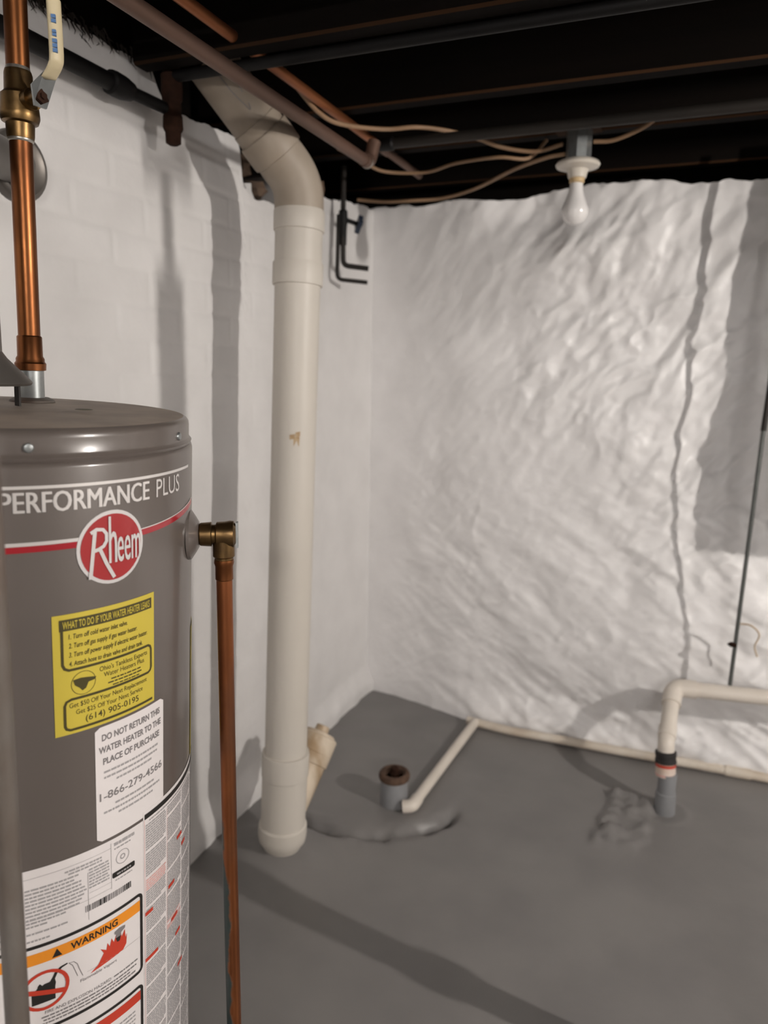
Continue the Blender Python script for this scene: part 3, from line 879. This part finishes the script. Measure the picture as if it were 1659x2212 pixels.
obj('solder_ring', MB().lathe(rp(1.588), up_, [(0, 0.0146), (0.002, 0.0160), (0.004, 0.0160), (0.006, 0.0150)], 20), 'solder', riser)
obj('solder_ring', MB().lathe(rp(1.672), up_, [(-0.002, 0.0155), (0.001, 0.0160), (0.004, 0.0150), (0.006, 0.0146)], 20), 'solder', riser)
vb = obj('valve_body', MB().lathe(rp(1.592), up_, [(0, 0.0165), (0.004, 0.0172), (0.018, 0.0178), (0.020, 0.0225), (0.026, 0.0245), (0.030, 0.0245), (0.040, 0.0235), (0.052, 0.0228), (0.056, 0.0185), (0.058, 0.0178), (0.078, 0.0172), (0.082, 0.0160)], 8 * 3), 'brass', riser, angle=0.4)
vc = rp(1.636)
side = V((0.985, -0.17, 0.0)).normalized()
obj('stem', MB().lathe(vc, side, [(0.015, 0.0130), (0.030, 0.0130), (0.030, 0.0095), (0.042, 0.0095), (0.042, 0.0040), (0.048, 0.0040)], 14), 'brass', riser)
s = vc + side * 0.0420
hw = V((-side.y, side.x, 0)) * 0.0085
hd = obj('handle', MB().prism([s - hw + V((0, 0, -0.012)), s + hw + V((0, 0, -0.012)), s + hw * 1.25 + V((0, 0, 0.012)), s + side * 0.026 + hw + V((0, 0, 0.024)), s + side * 0.026 - hw + V((0, 0, 0.024)), s - hw * 1.25 + V((0, 0, 0.012))], side * 0.003), 'galv', riser, angle=0.3)
obj('nut', MB().lathe(s + side * 0.003, side, [(0, 0.0095), (0.006, 0.0090), (0.0062, 0.0045), (0.009, 0.0045)], 6), 'rust', riser)
hpth = [s + side * 0.022 + V((0, 0, 0.018)), s + side * 0.037 + V((0, 0, 0.030)), s + side * 0.041 + V((0, 0, 0.044)), s + side * 0.041 + V((0, 0, 0.094)), s + side * 0.041 + V((0, 0, 0.106))]
# flattened grip sleeve
mb = MB(); sec = 14; vs = []; fs = []
HP = spline(hpth, 5)
for i, p in enumerate(HP):
    t = i / (len(HP) - 1)
    wd = 0.0098 * (1 if t < 0.93 else max(0.25, math.sqrt(max(0, 1 - ((t - 0.93) / 0.073) ** 2))))
    for k in range(sec):
        a = 2 * math.pi * k / sec
        vs.append(p + hw.normalized() * wd * math.cos(a) + side * 0.0048 * math.sin(a))
for i in range(len(HP) - 1):
    for k in range(sec):
        fs.append((i * sec + k, i * sec + (k + 1) % sec, (i + 1) * sec + (k + 1) % sec, (i + 1) * sec + k))
fs += [tuple(range(sec - 1, -1, -1)), tuple((len(HP) - 1) * sec + k for k in range(sec))]
sl = obj('grip_sleeve', mb.add(vs, fs), 'cream', hd, angle=1.0)
sl['label'] = 'cream vinyl grip with blue print'
# blue print blocks on the camera-facing edge of the sleeve
mb = MB()
fn = V((0.55, -0.80, 0)).normalized()
tn = V((-fn.y, fn.x, 0))
gc = s + side * 0.041
for z0, z1, ww in ((0.042, 0.058, 0.0026), (0.060, 0.068, 0.0022), (0.075, 0.085, 0.0026)):
    n = 3 if z0 < 0.06 else 2
    for k in range(n):
        za = z0 + (z1 - z0) * k / n; zb = za + (z1 - z0) / n * 0.8
        c = gc + fn * 0.0088
        vs = [c + tn * -ww + V((0, 0, za)), c + tn * ww + V((0, 0, za)), c + tn * ww + V((0, 0, zb)), c + tn * -ww + V((0, 0, zb))]
        mb.prism(vs, -fn * 0.004)
obj('print', mb, 'ink_blue', hd)

# ------------------------------------------------------------------ relief valve + discharge pipe
vr = V((math.cos(math.radians(30)), math.sin(math.radians(30)), 0))
vp = cyl(29, 1.0925)
relief = thing('relief_valve', vp, 'brass relief valve on the heater side with copper discharge pipe running down', 'valve')
obj('escutcheon', MB().lathe(vp, vr, [(-0.002, 0.034), (0.002, 0.033), (0.008, 0.024), (0.012, 0.017)], 24), 'tank', relief)
obj('valve_body', MB().lathe(vp, vr, [(0.010, 0.0120), (0.014, 0.0155), (0.028, 0.0165), (0.029, 0.0130), (0.033, 0.0130), (0.035, 0.0165), (0.046, 0.0170), (0.052, 0.0180), (0.057, 0.0175), (0.060, 0.0120)], 24), 'brass', relief, angle=0.4)
vd = vp + vr * 0.0435
obj('outlet', MB().lathe(vd, (0, 0, -1), [(0.006, 0.0145), (0.030, 0.0145), (0.032, 0.0125), (0.040, 0.0125)], 20), 'brass', relief, angle=0.4)
obj('coupling', MB().lathe(vd, (0, 0, -1), [(0.034, 0.0118), (0.035, 0.0130), (0.039, 0.0135), (0.044, 0.0120), (0.062, 0.0120), (0.063, 0.0110)], 20), 'copper', relief)
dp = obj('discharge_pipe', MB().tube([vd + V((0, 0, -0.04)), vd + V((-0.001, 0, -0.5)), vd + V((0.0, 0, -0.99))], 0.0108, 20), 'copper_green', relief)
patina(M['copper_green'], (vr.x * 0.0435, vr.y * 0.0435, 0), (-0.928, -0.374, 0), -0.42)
dp['label'] = 'copper pipe tarnished green towards its foot'
lv = vp + vr * 0.060
ld = V((-vr.y, vr.x, 0))
obj('lever', MB().prism([lv + ld * -0.006 + V((0, 0, -0.018)), lv + ld * 0.006 + V((0, 0, -0.018)), lv + ld * 0.006 + V((0, 0, 0.016)), lv + ld * -0.006 + V((0, 0, 0.016))], vr * 0.003), 'galv', relief)

# ------------------------------------------------------------------ steel gas pipe close to the camera
g0 = V((-0.5647, 0.431, 0.0)); g1 = V((-0.5092, 0.431, 1.60))
gas = thing('gas_pipe', g0, 'grey-brown steel gas pipe standing in front of the heater at the left edge', 'pipe')
obj('pipe', MB().tube([g0, g0.lerp(g1, 0.5), g1], 0.0107, 20), 'steel_rusty', gas)
obj('elbow', MB().tube(fillet([g1 + V((0, 0, -0.03)), g1 + V((0, 0, 0.01)), g1 + V((-0.05, 0.03, 0.01))], 0.02), 0.0145, 16), 'iron', gas)

# ------------------------------------------------------------------ white drain stack
dsb = V((-0.918, 1.582, 0.036))
stack = thing('drain_stack', dsb, 'tall cream plastic drain stack with sloping branch at its foot', 'pipe')
top = V((-0.9, 1.66, 1.735)); foot = V((-0.908, 1.588, 0.300))
ad = (top - foot).normalized()
at = lambda z: foot + (top - foot) * ((z - foot.z) / (top.z - foot.z))
obj('pipe', MB().tube([at(0.22), at(0.8), at(1.55)], 0.0555, 40), 'pvc', stack)
obj('coupling', MB().lathe(at(1.500), ad, [(0, 0.0560), (0.0005, 0.0605), (0.003, 0.0612), (0.050, 0.0612), (0.053, 0.0605), (0.0535, 0.0575)], 40), 'pvc', stack)
obj('pipe', MB().tube([at(1.55), at(1.66)], 0.0572, 40), 'pvc', stack)
adir = V((-0.40, -0.58, 0.72)).normalized()
bend = V((-0.9, 1.655, 1.735))
arc = fillet([at(1.645), bend, bend + adir * 0.16], 0.085, 10)
obj('elbow', MB().tube(arc, 0.0588, 40), 'pvc_shaded', stack)
obj('elbow_hub', MB().lathe(bend + adir * 0.075, adir, [(0, 0.0590), (0.002, 0.0632), (0.006, 0.0642), (0.055, 0.0640), (0.058, 0.0625), (0.0585, 0.057)], 40), 'pvc_shaded', stack)
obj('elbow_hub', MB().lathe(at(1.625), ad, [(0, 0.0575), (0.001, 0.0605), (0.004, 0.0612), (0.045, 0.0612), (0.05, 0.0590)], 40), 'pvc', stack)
obj('pipe', MB().tube([bend + adir * 0.12, bend + adir * 0.31], 0.0562, 40), 'pvc_shaded', stack)
# scribbled marks on the darkened arm
def arm_pt(d, u):
    c = bend + adir * d
    f = (V((0, 0, 1.3)) - c); f = (f - adir * f.dot(adir)).normalized(); g = adir.cross(f)
    return c + (f * math.cos(u) + g * math.sin(u)) * 0.0566
for pts in (((0.275, -0.05), (0.235, -0.02), (0.200, 0.10), (0.188, 0.16), (0.200, 0.26)), ((0.262, 0.30), (0.236, 0.33), (0.222, 0.30))):
    obj('marking', MB().tube(spline([arm_pt(*p) for p in pts], 4), 0.0011, 6), 'ink_mid', stack)
# wye at the foot
wd = (V((-0.909, 1.587, 0.27)) - dsb).normalized()
obj('wye_body', MB().lathe(dsb, wd, [(0.055, 0.0600), (0.20, 0.0600), (0.2002, 0.0610), (0.2025, 0.0622), (0.262, 0.0628), (0.268, 0.0618), (0.2685, 0.0565)], 40), 'pvc', stack, angle=0.35)
obj('base_hub', MB().lathe(dsb, wd, [(-0.02, 0.045), (0.0, 0.055), (0.012, 0.063), (0.030, 0.0655), (0.056, 0.0648), (0.060, 0.0605)], 40), 'pvc', stack, angle=0.6)
br0 = dsb + wd * 0.060
bdir = V((0.13, 0.63, 0.765)).normalized()
br = obj('branch', MB().lathe(br0, bdir, [(0, 0.046), (0.165, 0.050), (0.167, 0.0535), (0.195, 0.0542), (0.1955, 0.0530), (0.1975, 0.0542), (0.240, 0.0542), (0.244, 0.0515), (0.246, 0.047)], 36), 'pvc_stain', stack, angle=0.4)
pt = br0 + bdir * 0.246
obj('cleanout_plug', MB().lathe(pt, bdir, [(-0.004, 0.044), (0.004, 0.044), (0.007, 0.040), (0.007, 0.021), (0.026, 0.019)], 4 * 6), 'pvc_stain', br)
sp = at(1.135)
mb = MB()
vd_ = (V((0, 0, 0)) - V((sp.x, sp.y, 0))).normalized()
sd = V((-vd_.y, vd_.x, 0))
for q, (u0, u1, z0, z1) in enumerate(((-0.001, 0.013, -0.020, 0.006), (-0.010, 0.002, -0.002, 0.012), (0.004, 0.015, 0.004, 0.018))):
    vs = []
    for u, z in ((u0, z0), (u1, z0 + 0.003), (u1 + 0.001, z1), (u0, z1 - 0.002)):
        a = u / 0.0557
        vs.append(sp + (vd_ * math.cos(a) + sd * math.sin(a)) * (0.0558) + V((0, 0, z)))
    mb.prism(vs, vd_ * 0.0004)
obj('rust_stain', mb, 'stainspot', stack)

# ------------------------------------------------------------------ floor drain stub
fsb = V((-0.725, 1.925, 0.0))
stub = thing('drain_stub', fsb, 'short grey pipe stub with rusty rim rising from the floor near the corner', 'pipe')
obj('body', MB().lathe(fsb, (0, 0, 1), [(-0.01, 0.044), (0.0, 0.0425), (0.088, 0.0405), (0.090, 0.036)], 32), 'stub', stub)
o = obj('collar', MB().lathe(fsb, (0, 0, 1), [(0.086, 0.038), (0.088, 0.0455), (0.094, 0.0475), (0.102, 0.0470), (0.108, 0.0430), (0.110, 0.036), (0.104, 0.029), (0.09, 0.028)], 32), 'rust_brown', stub)
o['label'] = 'rusty iron rim'
obj('plug', MB().lathe(fsb + V((-0.004, 0.014, 0)), (0, 0, 1), [(0.085, 0.016), (0.098, 0.016), (0.0985, 0.013), (0.113, 0.0125), (0.115, 0.009)], 10), 'rust', stub, angle=0.4)

# ------------------------------------------------------------------ thin white pipe on the floor and along the wall foot
cb = V((-0.635, 2.50, 0.02))
cond = thing('condensate_pipe', cb, 'thin white plastic pipe crossing the floor beside the grey stub to the wall', 'pipe')
pe = V((-0.657, 1.912, 0.026)); pc = V((-0.629, 2.512, 0.022))
obj('pipe', MB().tube([pe, pc], 0.0165, 20), 'pvc_white', cond)
obj('elbow', MB().tube(fillet([pe + (pc - pe) * 0.05, pe + V((0.001, -0.012, 0)), pe + V((-0.026, -0.020, -0.004))], 0.02), 0.0195, 20), 'pvc_white', cond)
wp = thing('wall_foot_pipe', pc, 'cream painted pipe lying along the foot of the rough stone wall', 'pipe')
obj('pipe', MB().tube(spline([(-0.66, 2.520, 0.019), (-0.497, 2.503, 0.019), (-0.331, 2.510, 0.019), (-0.094, 2.514, 0.019), (0.128, 2.524, 0.019), (0.23, 2.526, 0.019)], 4), 0.0155, 16), 'pvc_wall', wp)
obj('coupling', MB().tube([(0.222, 2.526, 0.019), (0.30, 2.528, 0.019)], 0.0185, 16), 'pvc_wall', wp)
obj('pipe', MB().tube([(0.29, 2.528, 0.019), (1.4, 2.53, 0.019)], 0.0155, 16), 'pvc_wall', wp)

# ------------------------------------------------------------------ sump discharge pipe on the right
rpb = V((0.043, 2.22, 0.0))
sump = thing('discharge_pipe', rpb, 'white pipe with black rubber coupling on a grey floor stub at right', 'pipe')
obj('stub', MB().lathe(rpb + V((0, 0, 0.0)), (0, 0, 1), [(-0.01, 0.031), (0.0, 0.0305), (0.066, 0.0295), (0.068, 0.0265), (0.130, 0.0265)], 28), 'stub', sump, angle=0.4)
sd0 = V((0.037, 2.222, 0.118)); sd1 = V((0.030, 2.236, 0.215)); el = V((0.038, 2.418, 0.322))
obj('tape_band', MB().tube([sd0, sd0.lerp(sd1, 0.42)], 0.0285, 28), 'band', sump)
obj('tape_stripe', MB().tube([sd0.lerp(sd1, 0.30), sd0.lerp(sd1, 0.385)], 0.0291, 28), 'ink_red', sump)
obj('tape_stripe', MB().tube([sd0.lerp(sd1, 0.03), sd0.lerp(sd1, 0.08)], 0.0290, 28), 'ink_pink', sump)
obj('rubber_coupling', MB().lathe(sd0.lerp(sd1, 0.40), sd1 - sd0, [(0, 0.0285), (0.001, 0.0310), (0.010, 0.0312), (0.012, 0.0295), (0.022, 0.0295), (0.024, 0.0312), (0.034, 0.0310), (0.036, 0.027)], 28), 'rubber', sump)
pth = fillet([sd0.lerp(sd1, 0.7), sd1, el], 0.03)
obj('pipe', MB().tube(pth[:-1] + [el - (el - sd1).normalized() * 0.03], 0.0242, 28), 'pvc_white', sump)
ud = (el - sd1).normalized(); hz = V((1, 0.035, 0.045)).normalized()
obj('coupling', MB().lathe(sd1 + ud * 0.02, ud, [(0, 0.0245), (0.001, 0.0265), (0.040, 0.0265), (0.041, 0.0245)], 28), 'pvc_white', sump)
obj('elbow', MB().tube(fillet([el - ud * 0.068, el, el + hz * 0.068], 0.042, 8), 0.0290, 28), 'pvc_white', sump)
obj('pipe', MB().tube([el + hz * 0.05, el + hz * 1.5], 0.0242, 28), 'pvc_white', sump)

# ------------------------------------------------------------------ thin steel rod standing on that pipe
r0 = V((0.2005, 2.427, 0.3565)); r1 = V((0.2135, 2.432, 1.16))
rod = thing('steel_rod', r0, 'thin greenish grey steel rod standing on the white wall pipe at the right edge', 'rod')
obj('shaft', MB().tube([r0, r1], 0.0062, 14), 'green_steel', rod)
obj('sleeve', MB().tube(spline([r1 + V((0, 0, -0.01)), r1 + V((0.004, 0, 0.15)), r1 + V((-0.004, 0, 0.32)), r1 + V((0.005, 0, 0.5)), r1 + V((-0.004, 0, 0.66)), r1 + V((0.003, 0, 0.78))], 4), 0.0080, 14), 'iron_grey', rod)  # thicker wavy top, out of view, added for the shadow it casts
k0 = r0.lerp(r1, 0.165)
obj('clamp', MB().lathe(k0 + V((-0.022, -0.002, 0)), (1, 0, 0), [(0, 0.003), (0.004, 0.0045), (0.008, 0.008), (0.024, 0.0085), (0.026, 0.004)], 12), 'rust', rod)
k1 = r0.lerp(r1, 0.25)
obj('wire', MB().tube(spline([k1, k1 + V((0.035, -0.004, 0.001)), k1 + V((0.062, 0.004, -0.027)), k1 + V((0.054, 0.008, -0.068)), k1 + V((0.064, 0.01, -0.10))], 6), 0.0030, 8), 'pvc_stain', rod)

# ------------------------------------------------------------------ iron gas line under the ceiling
gl = V((-1.075, 1.41, 1.86))
line = thing('iron_gas_line', gl, 'black iron pipe along the brick wall with rusty tee and cross pipe', 'pipe')
obj('pipe', MB().tube([(-1.095, -2.7, 1.848), (-1.095, 1.26, 1.844)], 0.0165, 20), 'iron', line)
obj('coupling', MB().lathe((-1.095, 1.245, 1.844), (0, 1, 0), [(0, 0.0170), (0.004, 0.0225), (0.016, 0.0235), (0.040, 0.0225), (0.062, 0.0180), (0.066, 0.0135)], 16), 'iron', line)
obj('pipe', MB().tube([(-1.095, 1.30, 1.844), (-1.085, 1.40, 1.842)], 0.0125, 16), 'iron', line)
tee = obj('tee', MB().lathe((-1.078, 1.418, 1.800), (0, 0, 1), [(0, 0.0190), (0.006, 0.0215), (0.030, 0.0205), (0.034, 0.0185), (0.058, 0.0185), (0.062, 0.0215), (0.085, 0.0225), (0.110, 0.0225), (0.115, 0.018), (0.25, 0.0165)], 18), 'rust', line)
tee['label'] = 'rusty iron tee'
obj('drip_cap', MB().lathe((-1.078, 1.418, 1.772), (0, 0, 1), [(0, 0.010), (0.004, 0.0165), (0.030, 0.0175)], 14), 'rust', line)
obj('cross_pipe', MB().tube([(-1.07, 1.412, 1.905), (3.5, 1.405, 1.905)], 0.0115, 18), 'iron', line)

# copper supply pipes
cu1 = thing('copper_pipe', (-0.818, 0.5, 1.83), 'dull brown copper pipe nearest the wall, lower of the ceiling pair', 'pipe')
obj('pipe', MB().tube([(-0.818, -2.7, 1.83), (-0.818, 1.875, 1.83)], 0.0143, 20), 'copper_dull', cu1)
obj('elbow', MB().tube(fillet([(-0.818, 1.845, 1.83), (-0.818, 1.885, 1.832), (-0.812, 1.90, 1.885)], 0.022), 0.0168, 18), 'copper_dull', cu1)
obj('solder_ring', MB().lathe((-0.818, 1.866, 1.83), (0, 1, 0), [(0, 0.0170), (0.003, 0.0176), (0.006, 0.0170)], 18), 'solder', cu1)
cu2 = thing('copper_pipe', (-0.876, 0.5, 1.931), 'bright orange copper pipe tucked higher under the joists, behind the dark cross pipe', 'pipe')
obj('pipe', MB().tube([(-0.876, -2.7, 1.931), (-0.876, 2.14, 1.931)], 0.0112, 18), 'copper_orange', cu2)
obj('coupling', MB().lathe((-0.876, 2.10, 1.931), (0, 1, 0), [(0, 0.0115), (0.002, 0.0140), (0.05, 0.0140), (0.052, 0.0115)], 16), 'copper_dull', cu2)
obj('pipe', MB().tube([(-0.876, 2.13, 1.931), (-0.876, 2.43, 1.931)], 0.0112, 18), 'copper_dull', cu2)

# grey iron pipe across the ceiling
gp = thing('ceiling_pipe', (-0.83, 1.98, 1.9), 'grey iron pipe running across below the joists in front of the lamp', 'pipe')
obj('pipe', MB().tube([(-0.83, 1.985, 1.902), (3.5, 1.962, 1.912)], 0.0130, 20), 'iron_grey', gp)
obj('end_cap', MB().lathe((-0.835, 1.985, 1.902), (1, 0, 0), [(-0.01, 0.010), (0, 0.016), (0.04, 0.0175), (0.045, 0.013)], 16), 'iron', gp)

# ------------------------------------------------------------------ keyless lamp in view (unlit)
def lamp(name, c, label, bulb_mat, lit, k_=1.0):
    # c: centre of the bulb globe
    c = V(c)
    t = thing(name, c + V((0, 0, 0.175)), label, 'lamp')
    zt = 1.9455
    obj('junction_box', MB().lathe((c.x, c.y, zt - 0.084), (0, 0, 1), [(0, 0.0280), (0.001, 0.0335), (0.0835, 0.0335)], 8), 'galv', t, angle=0.3)
    obj('wood_block', MB().bbox((c.x - 0.062, c.y - 0.022, zt - 0.006), (c.x + 0.055, c.y + 0.03, zt + 0.0005), 0.002), 'joist_edge', t)
    s0 = V((c.x, c.y, zt - 0.081))
    obj('socket', MB().lathe(s0, (0, 0, -1), [(0, 0.050), (0.003, 0.0555), (0.009, 0.0590), (0.015, 0.0560), (0.019, 0.042), (0.022, 0.030), (0.030, 0.0265), (0.042, 0.0240), (0.044, 0.0185)], 40), 'porcelain', t)
    z1 = s0.z - 0.042
    obj('socket_shell', MB().lathe((c.x, c.y, z1), (0, 0, -1), [(0, 0.0205), (0.012, 0.0200), (0.014, 0.017)], 24), 'old_socket', t)
    z2 = z1 - 0.012
    h = z2 - c.z
    R = 0.0360 * k_
    prof = [(0, 0.0165 * k_), (0.004, 0.0178 * k_), (h * 0.30, 0.0190 * k_), (h * 0.52, 0.0245 * k_)]
    for k in range(1, 13):
        a = math.radians(52 + (180 - 52) * k / 12)
        prof.append((h - R * math.cos(a), max(R * math.sin(a), 0.0005)))
    obj('bulb', MB().lathe((c.x, c.y, z2), (0, 0, -1), prof, 20 if lit else 32), bulb_mat, t, angle=1.5)
    return t
lamp('ceiling_lamp', (-0.329, 2.165, 1.738), 'unlit white bulb in a porcelain socket hanging from a dark joist', 'glass_white', False)
lamp('ceiling_lamp', LAMP_MAIN, 'lit bulb in a porcelain socket on the ceiling to the right', 'lamp_main', True, 0.5)
t = thing('fill_strip', FILL_REAR + V((0, 0, 0.03)), 'added strip-shaped fill light under the joists behind the viewer', 'lamp')
obj('housing', MB().bbox((FILL_REAR.x - 0.64, FILL_REAR.y - 0.03, FILL_REAR.z + 0.026), (FILL_REAR.x + 0.64, FILL_REAR.y + 0.03, 1.9455), 0.004), 'porcelain', t)  # casing made to go with the added fill tube
obj('tube', MB().tube([FILL_REAR + V((-0.6, 0, 0)), FILL_REAR + V((0.6, 0, 0))], 0.019, 12), 'fill_rear', t)
for sx in (-0.615, 0.615):
    obj('end_holder', MB().box((FILL_REAR.x + sx - 0.014, FILL_REAR.y - 0.016, FILL_REAR.z - 0.018), (FILL_REAR.x + sx + 0.014, FILL_REAR.y + 0.016, FILL_REAR.z + 0.026)), 'porcelain', t)

# cables
def cable(label, pts, r=0.0055):
    o = obj('cable', MB().tube(spline(pts, 6), r, 10), 'cable', None)
    tag(o, label, 'cable')
cable('tan cable sagging from the copper pipes over the grey ceiling pipe to the lamp box',
      [(-0.897, 1.58, 1.955), (-0.896, 1.66, 1.934), (-0.885, 1.73, 1.911), (-0.857, 1.79, 1.901), (-0.789, 1.905, 1.915), (-0.715, 1.951, 1.926), (-0.65, 2.02, 1.930), (-0.584, 2.085, 1.922), (-0.535, 2.150, 1.914), (-0.45, 2.185, 1.905), (-0.372, 2.165, 1.912)])
cable('thin tan cable looping below the ends of both copper pipes',
      [(-0.99, 2.05, 1.925), (-0.945, 2.14, 1.905), (-0.915, 2.235, 1.900), (-0.801, 2.278, 1.900), (-0.689, 2.222, 1.903), (-0.548, 2.16, 1.892), (-0.47, 2.195, 1.892), (-0.425, 2.215, 1.941)], 0.0048)
cable('long tan cable hugging the top of the stone wall and rising to the lamp',
      [(-1.13, 2.50, 1.888), (-1.053, 2.556, 1.888), (-0.95, 2.57, 1.888), (-0.839, 2.566, 1.888), (-0.697, 2.47, 1.888), (-0.532, 2.29, 1.890), (-0.42, 2.185, 1.886), (-0.366, 2.172, 1.888)])
cable('short tan cable leaving the lamp box to the right', [(-0.292, 2.170, 1.912), (-0.24, 2.172, 1.912), (-0.171, 2.157, 1.930), (-0.13, 2.14, 1.95)])

# ------------------------------------------------------------------ small shut-off pipes in the corner
wv = V((-1.085, 2.30, 1.78))
sv = thing('shutoff_valve', wv, 'dark pipes with blue-black knob on the white wall by the corner', 'valve')
obj('pipe', MB().tube(fillet([(-1.095, 2.315, 1.95), (-1.092, 2.305, 1.80), (-1.088, 2.300, 1.640), (-1.012, 2.335, 1.632)], 0.02), 0.0085, 14), 'iron_grey', sv)
obj('pipe', MB().tube(fillet([(-1.108, 2.305, 1.80), (-1.106, 2.292, 1.596), (-1.015, 2.335, 1.588)], 0.02), 0.0068, 14), 'iron_grey', sv)
obj('valve_body', MB().lathe((-1.092, 2.306, 1.815), (0, 0, -1), [(0, 0.009), (0.004, 0.014), (0.030, 0.0150), (0.060, 0.0125), (0.11, 0.0115)], 14), 'iron', sv)
kd = V((0.75, 0.60, -0.25)).normalized()
kp = V((-1.088, 2.308, 1.785))
obj('stem', MB().tube([kp, kp + kd * 0.05], 0.0075, 12), 'iron', sv)
mb = MB()
n = 24; vs = []
kn = kd.cross(V((0, 0, 1))).normalized(); km = kd.cross(kn)
for k in range(n):
    a = 2 * math.pi * k / n
    rr = 0.0245 + 0.0055 * math.cos(4 * a)
    vs.append(kp + kd * 0.043 + (kn * math.cos(a) + km * math.sin(a)) * rr)
mb.prism(vs, kd * 0.014)
obj('knob', mb, 'blue', sv)

# sooty cobweb threads along the top of the brick wall
mb = MB()
for k in range(90):
    y = rng.uniform(1.10, 1.43); z = 1.955 - rng.uniform(0, 0.02)
    x = -1.128 - rng.uniform(0, 0.02)
    l = rng.uniform(0.008, 0.032)
    mb.tube([(x, y, z), (x + 0.006, y + rng.uniform(-.008, .008), z - l * 0.6), (x + 0.010, y + rng.uniform(-.012, .012), z - l)], [0.0022, 0.0011, 0.0004], 5)
o = obj('cobweb', mb, 'cobweb', None)
o['kind'] = 'stuff'
tag(o, 'sooty cobweb threads fringing the top edge of the brick wall', 'cobweb')

# ------------------------------------------------------------------ standing just outside the frame
PX, PY = 0.30, 1.2545
post = thing('jack_post', (PX, PY, 0), 'adjustable steel post standing on the floor right of the view', 'post')
obj('base_plate', MB().box((PX - 0.06, PY - 0.06, 0.0), (PX + 0.06, PY + 0.06, 0.008)), 'galv_dull', post)
obj('tube', MB().lathe((PX, PY, 0.008), (0, 0, 1), [(0, 0.0265), (0.470, 0.0265), (0.472, 0.034), (0.522, 0.034), (0.524, 0.0265), (1.615, 0.0265)], 24), 'galv_dull', post)
obj('screw', MB().tube([(PX, PY, 1.61), (PX, PY, 1.735)], 0.0105, 16), 'galv_dull', post)
obj('head', MB().box((PX - 0.045, PY - 0.036, 1.728), (PX + 0.045, PY + 0.045, 1.764)), 'galv_dull', post)

blocker = thing('light_blocker', (0.62, 0.8, 1.86), 'added shade-casting duct under the joists right of the view', 'blocker')
obj('blocker_body', MB().bbox((0.48, -0.6, 1.779), (0.78, 1.222, 1.9215), 0.004), 'hood', blocker)  # unseen box added to keep lamp light off the upper left wall
obj('seam', MB().box((0.474, 0.60, 1.774), (0.786, 0.62, 1.9215)), 'hood', blocker)
pl = [V((x, 2.375, z)) for x, z in ((0.366, 1.944), (0.363, 1.815), (0.365, 1.561), (0.387, 1.372), (0.380, 1.25), (0.375, 1.186), (0.350, 1.068), (0.338, 0.98), (0.340, 0.877))]
pl = pl + [V((1.5, 2.375, pl[-1].z + 0.01)), V((1.5, 2.375, pl[0].z))]
o = obj('shadow_board', MB().prism(pl, (0, 0.02, 0)), 'board', None)  # unseen board added, its outline cut to throw the back wall's shadow
tag(o, 'added grey board, edge shaped to cast a wall shadow, under the joists right of the view', 'board')
